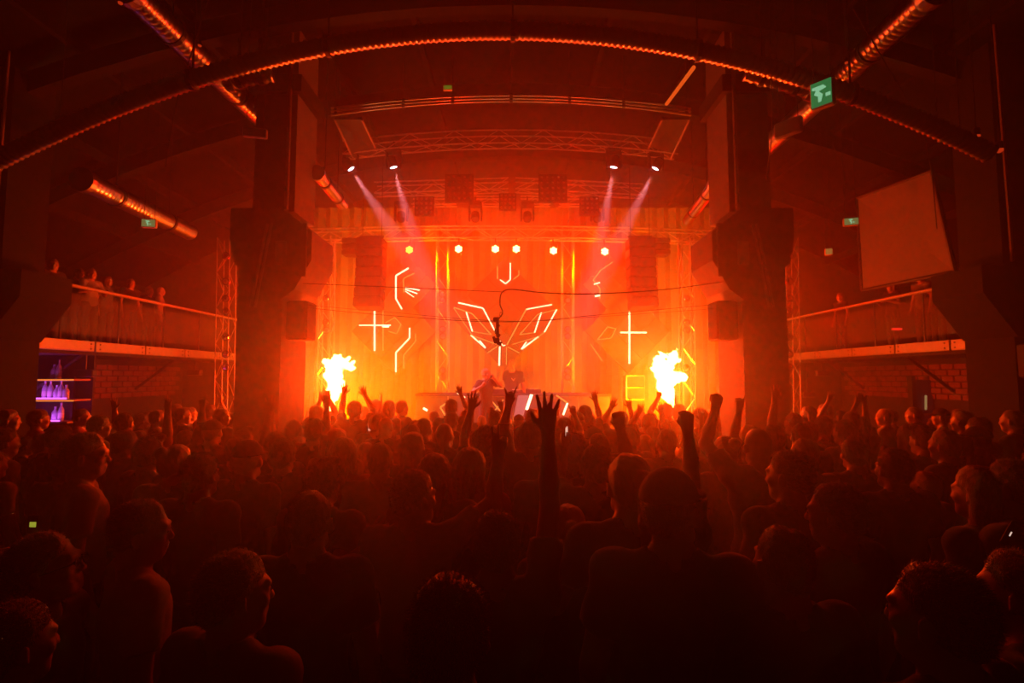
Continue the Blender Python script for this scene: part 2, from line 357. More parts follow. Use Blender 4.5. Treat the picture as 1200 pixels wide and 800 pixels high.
# ---------------------------------------------------------------- smooth solids: blended shapes turned into one continuous skin
def skin(F, xs, ys, zs):
    ins = F < 0; nx, ny, nz = F.shape
    c = np.zeros((nx-1, ny-1, nz-1), np.int8)
    for a in (0, 1):
        for b in (0, 1):
            for d in (0, 1): c += ins[a:nx-1+a, b:ny-1+b, d:nz-1+d]
    act = (c > 0) & (c < 8); I = np.argwhere(act); n = len(I); idx = np.full(act.shape, -1, np.int32); idx[act] = np.arange(n)
    acc = np.zeros((n, 3)); cnt = np.zeros(n)
    for ax in range(3):
        for a in (0, 1):
            for b in (0, 1):
                o0 = np.zeros(3, int); o0[(ax+1) % 3] = a; o0[(ax+2) % 3] = b; o1 = o0.copy(); o1[ax] = 1
                p0 = I+o0; p1 = I+o1
                f0 = F[p0[:, 0], p0[:, 1], p0[:, 2]]; f1 = F[p1[:, 0], p1[:, 1], p1[:, 2]]
                s = (f0 < 0) != (f1 < 0); t = np.zeros(n); t[s] = f0[s]/(f0[s]-f1[s])
                q = p0.astype(float); q[:, ax] += t; acc[s] += q[s]; cnt[s] += 1
    acc /= cnt[:, None]
    V = np.stack([np.interp(acc[:, k], np.arange(len(g)), g) for k, g in enumerate((xs, ys, zs))], 1)
    fs = []
    for ax in range(3):
        b1, b2 = (ax+1) % 3, (ax+2) % 3
        sl0 = [slice(None)]*3; sl1 = [slice(None)]*3; sl0[ax] = slice(0, -1); sl1[ax] = slice(1, None)
        A = ins[tuple(sl0)]; B = ins[tuple(sl1)]; E = np.argwhere(A != B)
        ok = (E[:, b1] > 0) & (E[:, b2] > 0) & (E[:, b1] < F.shape[b1]-1) & (E[:, b2] < F.shape[b2]-1); E = E[ok]
        q = []
        for (u, v) in ((1, 1), (0, 1), (0, 0), (1, 0)):
            P = E.copy(); P[:, b1] -= u; P[:, b2] -= v; q.append(idx[P[:, 0], P[:, 1], P[:, 2]])
        q = np.stack(q, 1); flip = ~A[E[:, 0], E[:, 1], E[:, 2]]; q[flip] = q[flip][:, ::-1]; fs.append(q)
    return V, np.concatenate(fs)
def to_mesh(name, V, Q, m):
    me = bpy.data.meshes.new(name); me.vertices.add(len(V)); me.vertices.foreach_set('co', V.astype(np.float32).ravel())
    me.loops.add(Q.size); me.loops.foreach_set('vertex_index', Q.astype(np.int32).ravel())
    me.polygons.add(len(Q)); me.polygons.foreach_set('loop_start', np.arange(0, Q.size, 4, dtype=np.int32))
    me.update(calc_edges=True)
    if m is not None: me.materials.append(m)
    me.shade_smooth(); return me
class Field:
    def __init__(s, xs, ys, zs):
        s.g = (xs, ys, zs); s.F = np.full((len(xs), len(ys), len(zs)), .5, np.float32)
    def _blk(s, lo, hi, m):
        sl = []
        for g, a, b in zip(s.g, lo, hi):
            i = max(int(np.searchsorted(g, a-m))-1, 0); j = min(int(np.searchsorted(g, b+m))+1, len(g)); 
            if j-i < 1: return None
            sl.append(slice(i, j))
        x, y, z = s.g[0][sl[0]], s.g[1][sl[1]], s.g[2][sl[2]]
        return tuple(sl), x[:, None, None], y[None, :, None], z[None, None, :]
    def put(s, sl, d, k, sub=False):
        if sub:                                       # smooth subtraction
            A = s.F[sl]; d = -d; h = np.clip(.5+.5*(d-A)/k, 0, 1); s.F[sl] = A*(1-h)+d*h+k*h*(1-h); return
        A = s.F[sl]; h = np.clip(.5+.5*(A-d)/k, 0, 1); s.F[sl] = A*(1-h)+d*h-k*h*(1-h)
    def cone(s, a, b, ra, rb, k=.02, ys=1.0):         # tapered limb; ys < 1 flattens it front to back
        a = np.array(a, float); b = np.array(b, float); m = max(ra, rb)+k+.02
        r = s._blk(np.minimum(a, b), np.maximum(a, b), m)
        if r is None: return
        sl, x, y, z = r; d = b-a; D = np.array([d[0], d[1]/ys, d[2]]); L = max(float(D@D), 1e-9)
        X, Y, Z = x-a[0], (y-a[1])/ys, z-a[2]
        h = np.clip((X*D[0]+Y*D[1]+Z*D[2])/L, 0, 1)
        q = np.sqrt((X-h*D[0])**2+(Y-h*D[1])**2+(Z-h*D[2])**2)-(ra+(rb-ra)*h)
        s.put(sl, q*min(1, (1+ys)/2), k)
    def ell(s, c, r, k=.02, sub=False, rx=0):         # ellipsoid, rx tilts it about the x axis
        c = np.array(c, float); m = k+.02; R_ = max(r[1], r[2]) if rx else None
        ext = np.array([r[0], R_, R_]) if rx else np.array(r)
        q = s._blk(c-ext, c+ext, m)
        if q is None: return
        sl, x, y, z = q; X, Y, Z = x-c[0], y-c[1], z-c[2]
        if rx: cs, sn = math.cos(rx), math.sin(rx); Y, Z = Y*cs+Z*sn, Z*cs-Y*sn
        k0 = np.sqrt((X/r[0])**2+(Y/r[1])**2+(Z/r[2])**2); k1 = np.sqrt((X/r[0]**2)**2+(Y/r[1]**2)**2+(Z/r[2]**2)**2)+1e-6
        s.put(sl, k0*(k0-1)/k1, k, sub)
    def mesh(s, name, m):
        V, Q = skin(s.F, *s.g); return to_mesh(name, V, Q, m)

# ---------------------------------------------------------------- flames
def flame(blobs, name_label, base):
    t = thing('flame_jet', name_label, 'flame', base, 0, 'flame jets at the stage edge')
    pts = np.array([[*(at(px, py, 9.7)-Vector(base))] for px, py, r in blobs])
    lo = pts.min(0)-.45; hi = pts.max(0)+.45; lo[1] = -.45; hi[1] = .45
    g = [np.arange(lo[i], hi[i], .025) for i in range(3)]
    f = Field(*g); px2m = 9.7/600
    for i in range(len(blobs)-1):
        if blobs[i][2] and blobs[i+1][2]: f.cone(pts[i], pts[i+1], blobs[i][2]*px2m, blobs[i+1][2]*px2m, .03)
    X, Y, Z = g[0][:, None, None], g[1][None, :, None], g[2][None, None, :]
    sd = name_label.count('bar')*3
    nz = np.sin(X*17+Z*9+sd)*np.sin(Z*15+Y*7)*.03+np.sin(X*41+Z*23+Y*11)*np.sin(Z*37-Y*31+sd)*.022+np.sin(X*83-Z*61)*np.sin(Y*71+Z*77)*.012
    f.F += nz*np.clip(.35+Z*.9, .3, 1.6)
    link('fire', f.mesh('fire', E_FIRE), t)
    return t
E_FIRE = bpy.data.materials.new('fire'); E_FIRE.use_nodes = True; nt = E_FIRE.node_tree; nt.nodes.clear()
e = nt.nodes.new('ShaderNodeEmission'); o_ = nt.nodes.new('ShaderNodeOutputMaterial'); tc = nt.nodes.new('ShaderNodeTexCoord'); nn = nt.nodes.new('ShaderNodeTexNoise'); nn.inputs['Scale'].default_value = 5
cr = nt.nodes.new('ShaderNodeValToRGB'); cr.color_ramp.elements[0].color = (1, .33, .01, 1); cr.color_ramp.elements[1].color = (1, .48, .12, 1); cr.color_ramp.elements[0].position = .2; cr.color_ramp.elements[1].position = .45
nt.links.new(tc.outputs['Object'], nn.inputs['Vector']); nt.links.new(nn.outputs['Fac'], cr.inputs[0]); nt.links.new(cr.outputs[0], e.inputs[0]); e.inputs[1].default_value = 7; tr = nt.nodes.new('ShaderNodeBsdfTransparent'); ad = nt.nodes.new('ShaderNodeAddShader'); nt.links.new(e.outputs[0], ad.inputs[0]); nt.links.new(tr.outputs[0], ad.inputs[1]); nt.links.new(ad.outputs[0], o_.inputs[0]); E_FIRE.cycles.emission_sampling = 'NONE'
DECK = .85
fl_l = [(391, 486, 1.8), (390, 480, 3.5), (388, 470, 4.5), (390, 462, 7), (394, 450, 9), (392, 440, 9), (389, 429, 8), (396, 425, 7), (405, 425, 4.5), (0, 0, 0), (391, 443, 5), (383, 439, 4), (0, 0, 0), (392, 432, 5), (384, 424, 5), (0, 0, 0), (396, 430, 5), (410, 430, 3.5)]
fl_r = [(787, 487, 1.5), (787, 481, 2), (786, 472, 4), (783, 462, 8), (779, 450, 9), (777, 440, 9), (773, 430, 7.5), (776, 418, 5.5), (0, 0, 0), (781, 445, 8), (792, 442, 7), (799, 441, 5), (0, 0, 0), (780, 432, 7), (787, 424, 5), (791, 415, 3), (0, 0, 0), (790, 415, 3), (794, 419, 2)]
def fl_fix(b):                                        # repeat the last point at a break, at no radius
    out = []
    for i, q in enumerate(b): out.append(q if q[2] else (b[i-1][0], b[i-1][1], 0))
    return out
for bl, ph, px in ((fl_l, 'tall white-hot flame jet nearer the bar side of the stage', 391), (fl_r, 'tall white-hot flame jet on the stage side away from the bar', 787)):
    b0 = at(px, 490, 9.7); flame(fl_fix(bl), ph, b0)
    j = thing('flame_projector', 'black flame projector box under the ' + ('flame nearer the bar' if px < 600 else 'flame away from the bar'), 'flame machine', (b0.x, 9.7, 0), 0, 'flame projectors')
    MB().bbox((0, 0, .18), (.4, .35, .36), .03).build('case', BLACKP, j); MB().lathe([(.05, .36), (.05, b0.z-.05), (.035, b0.z)], (0, 0, 0), 10).build('nozzle', STEELD, j)
for i, (px, py, r) in enumerate([(407, 421, .035), (413, 425, .03), (414, 432, .025), (397, 418, .03), (795, 423, .03)]):
    f = Field(*[np.arange(-.12, .12, .015)]*3); f.ell((0, 0, 0), (r*1.4, r, r), .02); f.ell((r, 0, r), (r, r*.7, r*.8), .02)
    tag(link('flame_wisp', f.mesh('flame_wisp', E_FIRE), None, Matrix.Translation(at(px, py, 9.7))), f'small torn-off wisp of fire, {num(i)} from the bar above the flame jets', 'flame', 'fire wisps')

# ---------------------------------------------------------------- rigging
def truss(name_label, path, w=.29, step=.5, cat='truss', chord=.024, side='four', m=ALU, name='lighting_truss', group=None):
    """path: list of points; chords follow it, lacing between them"""
    P = [Vector(p) for p in path]; t = thing(name, name_label, cat, P[0], 0, group)
    L = [0]
    for i in range(1, len(P)): L.append(L[-1]+(P[i]-P[i-1]).length)
    n = max(2, int(L[-1]/step)); Q = []
    for i in range(n+1):
        s = L[-1]*i/n; j = min(max(k for k in range(len(L)) if L[k] <= s+1e-6), len(P)-2); Q.append(P[j].lerp(P[j+1], (s-L[j])/(L[j+1]-L[j])))
    d = (P[-1]-P[0]).normalized(); vert = abs(d.z) > .7
    a = Vector((1, 0, 0)) if vert else (Vector((0, 1, 0)) if abs(d.x) > .5 else Vector((1, 0, 0))); b = Vector((0, 1, 0)) if vert else Vector((0, 0, 1))
    offs = [(-1, -1), (1, -1), (1, 1), (-1, 1)]
    for (u, v) in offs:
        o = a*(u*w/2)+b*(v*w/2); MB().tube([q+o-P[0] for q in Q], chord, 6).build('chord', m, t)
    for i in range(n):                                # lacing on the two visible faces
        s = 1 if i % 2 else -1
        for fb in ((-1,) if side == 'two' else (-1, 1)):
            o0 = a*(fb*w/2); rod('brace', Q[i]+o0+b*(s*w/2), Q[i+1]+o0-b*(s*w/2), chord*.5, m, t, 6)
        if side != 'two':
            o0 = b*(-w/2) if not vert else b*(-w/2); rod('brace', Q[i]+o0+a*(s*w/2), Q[i+1]+o0-a*(s*w/2), chord*.5, m, t, 6)
    return t
def arc(pl, pm, pr, Y, n=14):                         # gentle arch through three pixels at depth Y
    A, B, C = at(*pl, Y), at(*pm, Y), at(*pr, Y); out = []
    for i in range(n+1):
        x = A.x+(C.x-A.x)*i/n
        z = A.z*(x-B.x)*(x-C.x)/((A.x-B.x)*(A.x-C.x))+B.z*(x-A.x)*(x-C.x)/((B.x-A.x)*(B.x-C.x))+C.z*(x-A.x)*(x-B.x)/((C.x-A.x)*(C.x-B.x))
        out.append(Vector((x, Y, z)))
    return out
# big arched spiral duct across the hall
dk = thing('ventilation_duct', 'long arched spiral duct crossing the whole hall overhead', 'duct', (0, 0, 0))
ribbed(arc((-40, 207), (600, 36), (1160, 180), 4.6, 40), .075, .055, .012).build('spiral_pipe', DUCT, dk, True)
for px in (225, 380, 600, 820, 985):
    ps = arc((-40, 207), (600, 36), (1160, 180), 4.6, 60); p = min(ps, key=lambda q: abs(q.x-at(px, 60, 4.6).x)); 
    MB().tube([p-Vector((.02, 0, 0)), p+Vector((.02, 0, 0))], .10, 12).build('clamp', STEELD, dk); rod('hanger', p, (p.x, p.y, roof_z(p.x)-.1), .01, STEELD, dk, 6)
# ducts running down the hall on both sides, and their short branches
def duct(label, p0, p1, r, caps=True, bends=None):
    t = thing('ventilation_duct', label, 'duct', (0, 0, 0)); pts = [p0, *(bends or []), p1]
    ribbed(pts, r, .075, .012).build('spiral_pipe', DUCT, t, True)
    d = (Vector(p1)-Vector(p0)).normalized()
    MB().tube([Vector(p0)-d*.03, Vector(p0)+d*.05], r+.03, 18).build('end_collar', DUCT, t)
    for f in (.25, .75):
        p = Vector(p0).lerp(Vector(p1), f); MB().tube([p-d*.025, p+d*.025], r+.02, 16).build('clamp', STEELD, t); rod('hanger', p+Vector((0, 0, r)), (p.x, p.y, roof_z(p.x)-.1), .01, STEELD, t, 6)
    return t
duct('thick spiral duct running towards the stage above the bar-side balcony', atz(150, -12, 6.2), atz(306, 138, 6.2), .14)
duct('thick spiral duct running towards the stage above the balcony opposite the bar', atz(1094, -10, 6.2), atz(888, 182, 6.2), .14)
duct('lower open-ended spiral duct above the bar-side balcony', atz(97, 211, 4.9), atz(222, 272, 4.9), .135)
duct('short branch duct beside the pillar nearer the bar', at(268, 96, 5.2), at(318, 87, 5.2), .07)
duct('short branch duct beside the pillar away from the bar', at(952, 107, 5.2), at(874, 86, 5.2), .07)
duct('distant duct seen through the opening beside the pillar nearer the bar', atz(372, 203, 5.4), atz(402, 240, 5.4), .09)
duct('distant duct seen through the opening beside the pillar away from the bar', atz(838, 215, 5.4), atz(806, 258, 5.4), .09)
# triple arched rail and truss frame of the front rig
rg = thing('rigging_rail', 'arched triple rail spanning between the two pillars above the stage', 'rail', (0, 0, 0))
for k in range(3):
    MB().tube(arc((388, 127+4*k), (600, 111.5+3.4*k), (810, 127+4*k), 8.3, 24), .019, 6).build('rail_pipe', ALU, rg)
for px in (392, 470, 530, 600, 670, 730, 806):
    ps = arc((388, 127), (600, 111.5), (810, 127), 8.3, 80); p = min(ps, key=lambda q: abs(q.x-at(px, 115, 8.3).x)); MB().bbox(p-Vector((0, 0, .05)), (.05, .03, .16), .005).build('spacer', STEELD, rg)
    rod('hanger', p, (p.x, p.y, roof_z(p.x)-.1), .008, STEELD, rg, 6)
truss('arched front lighting truss hung between the pillars', arc((404, 176), (600, 163), (792, 176), 9.9, 16), .26, .42, side='four', chord=.018)
truss('rear lighting truss just above the row of hexagonal lamps', arc((362, 277), (600, 273), (838, 279), 11.5, 10), .26, .42, chord=.02)
truss('short middle truss holding the blinder panels, nearer the bar', [at(440, 222, 11.0), at(596, 217, 11.0)], .24, .4, chord=.018)
truss('short middle truss holding the blinder panels, away from the bar', [at(604, 217, 11.0), at(752, 224, 11.0)], .24, .4, chord=.018)
for i, (xa, xb) in enumerate(((483, 535), (556, 592), (610, 645), (655, 700))):
    truss(f'small hanging truss piece, {num(i)} from the bar below the middle trusses', [at(xa, 236, 11.2), at(xb, 236, 11.2)], .18, .3, chord=.014)
for sx, ph in ((-1, 'bar side'), (1, 'side away from the bar')):
    g = lambda x: x if sx < 0 else 1200-x
    pl = [at(g(392), 140, 8.4), at(g(424), 140, 8.4), at(g(442), 178, 10.0), at(g(414), 186, 10.0)]
    up = Vector((0, 0, .05)); t = thing('ceiling_panel', f'slanting framed panel joining the rail to the front truss, {ph}', 'panel', pl[0])
    loc = [p-pl[0] for p in pl]
    MB().add([*loc, *[p+up for p in loc]], [(0,1,2,3),(7,6,5,4),(0,4,5,1),(1,5,6,2),(2,6,7,3),(3,7,4,0)]).build('sheet', STEELD, t)
    MB().tube([loc[0], loc[3]], .02, 6).build('edge_bar', STEEL, t); MB().tube([loc[1], loc[2]], .02, 6).build('edge_bar', STEEL, t)
tag(rod('strip_lamp', at(781, 122, 8.0), at(813, 79, 6.6), .028, emit('amber_tube', (1, .12, .01), .8)), 'slanting amber tube lamp beside the pillar away from the bar', 'lamp')
for i, (px, y0, y1, Y) in enumerate(((383, 278, 462, 11.3), (519, 268, 458, 11.9), (665, 268, 456, 11.9), (804, 276, 462, 11.3), (266, 280, 452, 10.6), (924, 280, 452, 10.6))):
    ph = ['bar-side flame', 'centre diamond, bar side', 'centre diamond, side away from the bar', 'flame away from the bar', 'outer edge of the bar-side pillar', 'outer edge of the other pillar'][i]
    a, b = at(px, y1, Y), at(px, y0, Y); a.z = DECK if i in (1, 2) else 0
    truss(f'vertical truss tower behind the {ph}' if i < 4 else f'vertical truss tower at the {ph}', [a, b], .26, .36, chord=.02 if i < 4 else .012, name='truss_tower', group='truss towers', m=ALU if i < 4 else STEEL)
    tw = bpy.data.objects[[o.name for o in bpy.data.objects if o.name.startswith('truss_tower')][-1]]
    for py in ((345, 352, 386, 394, 434, 442) if i in (1, 2) else (350, 378, 387, 430, 439) if i < 4 else (300, 330, 350, 365, 395, 415, 430)):
        p = at(px, py, Y-.18)-tw.location; M = Matrix.Rotation(PI/2, 3, 'X')
        L = MB().lathe([(.05, -.05), (.075, .02), (.08, .05)], p, 12, M).build('lamp_housing', STEELD, tw); MB().lathe([(.062, .05), (.055, .058), (.02, .062)], p, 12, M).build('lens', mat('lamp_lens', (.8, .8, .8), .15, 1), L)
# blinder panels: boards of small round lamps
LENSM = mat('lamp_lens', (.8, .8, .8), .15, 1)
lens_me = MB().lathe([(.034, 0), (.03, .014), (.01, .02)], (0, 0, 0), 8, Matrix.Rotation(PI/2, 3, 'X')).mesh('lens', LENSM)
for i, (px, py, nx, ny, s) in enumerate(((538, 220, 5, 5, .12), (648, 220, 5, 5, .12), (497, 241, 4, 4, .10), (691, 241, 4, 4, .10), (595, 236, 4, 4, .09))):
    p = at(px, py, 10.8); ph = ['tall panel nearer the bar', 'tall panel away from the bar', 'small low panel nearer the bar', 'small low panel away from the bar', 'small panel in the middle'][i]
    t = thing('blinder_panel', f'square board of round lamps over the stage, {ph}', 'stage light', p, 0, 'blinder panels on the middle truss')
    MB().bbox((0, .05, 0), (nx*s+.02, .08, ny*s+.02), .01).build('board', BLACKP, t)
    for a in range(nx):
        for b in range(ny): link('lens', lens_me, t, Matrix.Translation(((a-(nx-1)/2)*s, 0, (b-(ny-1)/2)*s)))
# hexagonal par cans
for i, (px, py) in enumerate(PARS):
    p = at(px, py, 11.35); t = thing('par_lamp', f'lit hexagonal stage lamp, {num(i)} from the bar in the row of six', 'stage light', p, 0, 'row of six hexagonal stage lamps')
    M = Matrix.Rotation(PI/2, 3, 'X')
    MB().lathe([(.05, -.2), (.095, -.1), (.1, .02)], (0, 0, 0), 6, M).build('housing', STEELD, t)
    em = E_PAR if i else emit('par_lens_green', (.9, .85, .06), 2.5)
    for k in range(7):
        a = PI/3*k+.5; c = (0, -.03, 0) if k == 6 else (.058*math.cos(a), -.03, .058*math.sin(a)); MB().lathe([(.03, 0), (.024, .01)], c, 8, M).build('lens', em, t)
    MB().tube([(-.1, 0, 0), (-.1, 0, .14), (.1, 0, .14), (.1, 0, 0)], .008, 6).build('yoke', STEELD, t); rod('clamp', (p.x, p.y, p.z+.14), (p.x, p.y+.1, p.z+.32), .014, STEELD, t)
# moving heads
def mover(label, p, aim, group, lit=True):
    t = thing('moving_head', label, 'stage light', p, 0, group)
    MB().bbox((0, 0, .42), (.28, .22, .1), .02).build('base', BLACKP, t)
    for s in (-1, 1): MB().bbox((s*.13, 0, .22), (.045, .1, .34), .015).build('arm', BLACKP, t)
    q = (Vector(aim)-Vector(p)).to_track_quat('-Z', 'Y').to_matrix()
    MB().lathe([(.05, .2), (.09, .17), (.095, .02), (.085, -.02), (.083, .0)], (0, 0, .10), 14, q).build('head', BLACKP, t)
    if lit: MB().lathe([(.07, -.021), (.02, -.024)], (0, 0, .10), 14, q).build('lens', emit('mover_lens', (.85, .75, 1), 6), t)
    rod('clamp', Vector(p)+Vector((0, 0, .46)), Vector(p)+Vector((0, 0, .6)), .02, STEELD, t)
for i, (a, b) in enumerate(MOVERS):
    pa = at(*a, 9.9); pa.z -= 0.08; pa.y += 0.0; d = (at(*b, 10.2)-pa).normalized()
    mover(f'moving head casting a pale beam into the haze, {num(i)} of four from the bar', pa-d*.12, at(*b, 10.2), 'four moving heads with white beams')
for i, px in enumerate((470, 557, 618, 700)):
    mover(f'unlit moving head hanging below the middle truss, {num(i)} of four from the bar', at(px, 262, 10.9), at(px, 330, 10.0), 'unlit moving heads', False)
# line array speakers
for sx, ph in ((-1, 'nearer the bar'), (1, 'away from the bar')):
    g = lambda x: x if sx < 0 else 1186-x
    t = thing('line_array', f'hanging black column of stacked loudspeakers {ph}', 'speaker', at(g(436), 280, 10.6))
    h = 1.5/7
    for k in range(7):
        M = Matrix.Rotation(R(-k*1.2), 3, 'X'); c = MB().bbox((0, -.004*k*k, -h*(k+.5)), (.55, .4, h-.014), .02, M).build('cabinet', BLACKP, t)
        MB().bbox((0, -.21-.004*k*k, -h*(k+.5)), (.5, .02, h-.05), .005, M).build('grille', GRILLE, c)
    rod('bumper_bar', Vector(t.location)+Vector((-.25, 0, .05)), Vector(t.location)+Vector((.25, 0, .05)), .025, STEELD, t)
    for s in (-.2, .2): rod('chain', Vector(t.location)+Vector((s, 0, .05)), (t.location.x+s, 10.6, 7.3), .008, STEELD, t, 6)
    s2 = thing('line_array', f'small hanging loudspeaker pair behind the large speaker column {ph}', 'speaker', at(g(412), 280, 11.2))
    for k in range(3): MB().bbox((0, 0, -.13*(k+.5)), (.35, .3, .12), .02).build('cabinet', BLACKP, s2)

# ---------------------------------------------------------------- stage: deck, drapes, desk, diamonds
st = thing('stage', 'raised black stage deck at the end of the hall', 'stage', (0, 10.0, 0)); st['kind'] = 'structure'
for i in range(9):
    MB().bbox((-4.4+1.1*i, 2.1, DECK-.06), (1.09, 4.2, .12), .01).build('deck_board', BLACKP, st)
    MB().bbox((-4.4+1.1*i, .03, (DECK-.14)/2), (1.08, .04, DECK-.15), .01).build('front_panel', BLACKP, st)
bk = thing('stage_drape', 'tall dark drape hanging behind the diamond screens', 'curtain', (0, 14.1, 0))
for i in range(12):
    m = MB(); x0 = -6+i; pts = []
    for k in range(13): x = x0+k/12; pts.append((x, math.sin(k/12*PI*6)*.05))
    vs = []; fs = []
    for (x, y) in pts: vs += [(x, y, .05), (x, y, 7.0)]
    for k in range(12): fs.append((2*k, 2*k+2, 2*k+3, 2*k+1))
    m.add(vs, fs).build('drape_panel', DRAPE, bk)
desk = thing('dj_desk', 'wide black DJ desk with glowing white lines on its front', 'table', at(600, 470, 11.0)-Vector((0, 0, 0)))
desk.location.z = DECK
zt = at(600, 461, 10.9).z-DECK
def X(px, Y): return at(px, 450, Y).x
xl, xr = X(487, 10.9), X(716, 10.9); xc = desk.location.x
MB().bbox(((xl+xr)/2-xc, .25, zt-.03), (xr-xl, .8, .06), .01).build('table_top', BLACKP, desk)
npan = 6
for i in range(npan):
    wd = (xr-xl)/npan; MB().bbox((xl-xc+wd*(i+.5), -.1, (zt-.06)/2), (wd-.02, .04, zt-.07), .008).build('front_panel', SCREENW, desk)
def seg(m, a, b, Y, wpx, parent, off=(0, 0, 0)):      # a glowing line on a screen: thin raised bar between two pixels
    p0, p1 = at(*a, Y), at(*b, Y); d = (p1-p0); L = d.length; d.normalize(); n = Vector((0, -1, 0)); s = d.cross(n).normalized()*(wpx*Y/600/2)
    o = parent.location if parent.parent is None else parent.parent.location
    vs = []
    for yy in (0, -.012):
        for q in (p0-s, p1-s, p1+s, p0+s): vs.append(q+Vector((0, yy, 0))-o)
    MB().add(vs, [(3,2,1,0),(4,5,6,7),(0,1,5,4),(1,2,6,5),(2,3,7,6),(3,0,4,7)]).build('light_line', m, parent)
for a, b, wd, mm in [((496, 478), (501, 481), 2.5, E_LINE), ((529, 468), (516, 477), 1.5, E_LINE2), ((516, 477), (522, 487), 1.5, E_LINE2), ((536, 460), (545, 466), 2, E_LINE), ((623, 462), (617, 480), 3.4, E_LINE), ((652, 463), (665, 472), 1.5, E_LINE2), ((665, 472), (660, 486), 2.2, E_LINE), ((575, 468), (590, 486), 1.2, E_LINE2), ((590, 468), (576, 486), 1.2, E_LINE2)]:
    seg(mm, a, b, 10.76, wd, desk)
gl = MB(); a, b, c, d = at(607, 463, 10.775), at(620, 463, 10.775), at(613, 488, 10.775), at(602, 488, 10.775)
o = desk.location; gl.add([a-o, b-o, c-o, d-o], [(0, 3, 2, 1)]).build('glowing_facet', emit('facet_glow', (.8, .26, .24), .55), desk)
for i, (px, w_, h_) in enumerate(((585, .32, .09), (605, .28, .07), (625, .32, .09))):
    e = thing('dj_player', f'black player unit on the DJ desk, {num(i)} from the bar', 'audio equipment', (X(px, 11.1), 11.15, DECK+zt), 0, 'players on the desk')
    MB().bbox((0, 0, h_/2), (w_, .35, h_), .01).build('body', BLACKP, e); MB().lathe([(.09, h_), (.09, h_+.015)], (0, 0, 0), 18).build('jog_wheel', ALU, e)
DY = 12.6
def diamond(label, pxc, pyc, half, lines, glow=None):
    c = at(pxc, pyc, DY); t = thing('diamond_screen', label, 'screen', c, 0, 'diamond shaped screens behind the stage'); h = half*DY/600
    n = 3
    for i in range(n):
        for j in range(n):
            u, v = (i-(n-1)/2)*2/n*h/math.sqrt(2), (j-(n-1)/2)*2/n*h/math.sqrt(2)
            M = Matrix.Rotation(PI/4, 3, 'Y'); cc = M @ Vector((u, 0, v)); s = 2*h/math.sqrt(2)/n
            MB().bbox(cc, (s-.008, .09, s-.008), .006, M).build('led_tile', SCREENW, t)
    for a, b, wd, mm in lines: seg(mm, a, b, DY-.05, wd, t)
    rod('hanging_wire', c+Vector((0, 0, h*.95)), (c.x, c.y, roof_z(c.x)-.05), .006, STEELD, t, 6)
    return t
W, D_ = E_LINE, E_LINE2
P_ = lambda x, y: (500+x/5, 280+y/5)
cl = []
def poly(pts, wd, mm):
    for i in range(len(pts)-1): cl.append((P_(*pts[i]), P_(*pts[i+1]), wd, mm))
poly([(185, 373), (330, 405), (398, 535)], 1.5, W); poly([(160, 400), (268, 438), (378, 560)], 1.1, D_); poly([(158, 403), (265, 560), (345, 638)], .9, D_); poly([(232, 428), (268, 542)], 1.5, W)
poly([(268, 542), (380, 560)], .7, D_); poly([(258, 562), (345, 638), (310, 595)], 1.6, W); poly([(258, 562), (420, 620)], .9, D_); poly([(415, 628), (355, 668)], .9, D_)
poly([(735, 384), (583, 412), (470, 620)], 1.3, D_); poly([(735, 384), (583, 412)], 1.4, W); poly([(762, 412), (650, 442), (545, 560), (635, 548)], .8, D_); poly([(762, 412), (690, 545)], 1.5, W); poly([(672, 430), (632, 548)], 1.5, W)
poly([(690, 545), (560, 650)], .8, D_); poly([(655, 572), (555, 645), (585, 602)], 1.5, W); poly([(655, 572), (500, 618)], .8, D_); poly([(425, 590), (447, 625), (462, 622)], 1.0, W)
poly([(428, 630), (425, 742)], 1.8, W); poly([(467, 630), (467, 735)], .9, D_); poly([(475, 632), (545, 668)], .8, D_); poly([(415, 160), (415, 232)], 1.2, D_); poly([(430, 238), (462, 262), (490, 238), (490, 140)], 1.2, W); poly([(508, 236), (540, 212), (540, 180)], 1.0, D_)
diamond('centre diamond screen with a glowing winged mask of angular lines', 591, 368, 66, cl)
def ln(*pts, wd=1.3, mm=None): return [(pts[i], pts[i+1], wd, mm or W) for i in range(len(pts)-1)]
diamond('upper small diamond screen on the bar side of the centre one', 478, 334, 34, ln((479, 314), (464, 323), (464, 350), (471, 362), wd=1.7)+ln((486, 320), (473, 326), (473, 343), mm=D_, wd=1)+ln((475, 337), (492, 340))+ln((475, 339), (489, 344))+ln((475, 341), (485, 348), wd=1))
diamond('lower large diamond screen on the bar side of the centre one', 462, 388, 50, ln((439, 359), (439, 411), wd=1.8)+ln((449, 362), (449, 411), mm=D_, wd=1)+ln((421, 381), (458, 381), wd=1.2)+ln((448, 382), (456, 382), wd=3.2)+ln((480, 384), (480, 396), (464, 413), (464, 436), wd=1.5)+ln((487, 391), (487, 400), (473, 416), (473, 432), mm=D_, wd=1)+ln((452, 378), (463, 372), (470, 380), (465, 391), (455, 388), mm=D_, wd=.9))
diamond('upper small diamond screen on the side away from the bar', 716, 334, 34, ln((703, 318), (695, 328), (703, 338), (703, 350), mm=D_, wd=1.1)+ln((696, 333), (703, 331))+ln((697, 347), (703, 346), wd=2)+ln((718, 307), (702, 318), mm=D_, wd=1))
diamond('lower large diamond screen on the side away from the bar', 735, 388, 50, ln((737.5, 365), (737.5, 426), wd=1.8)+ln((727, 389.5), (758, 389.5), wd=1.7)+ln((692, 403), (706, 423), mm=D_, wd=1)+ln((712, 383), (700, 398), (716, 396), (722, 385), (712, 383), mm=D_, wd=.9))
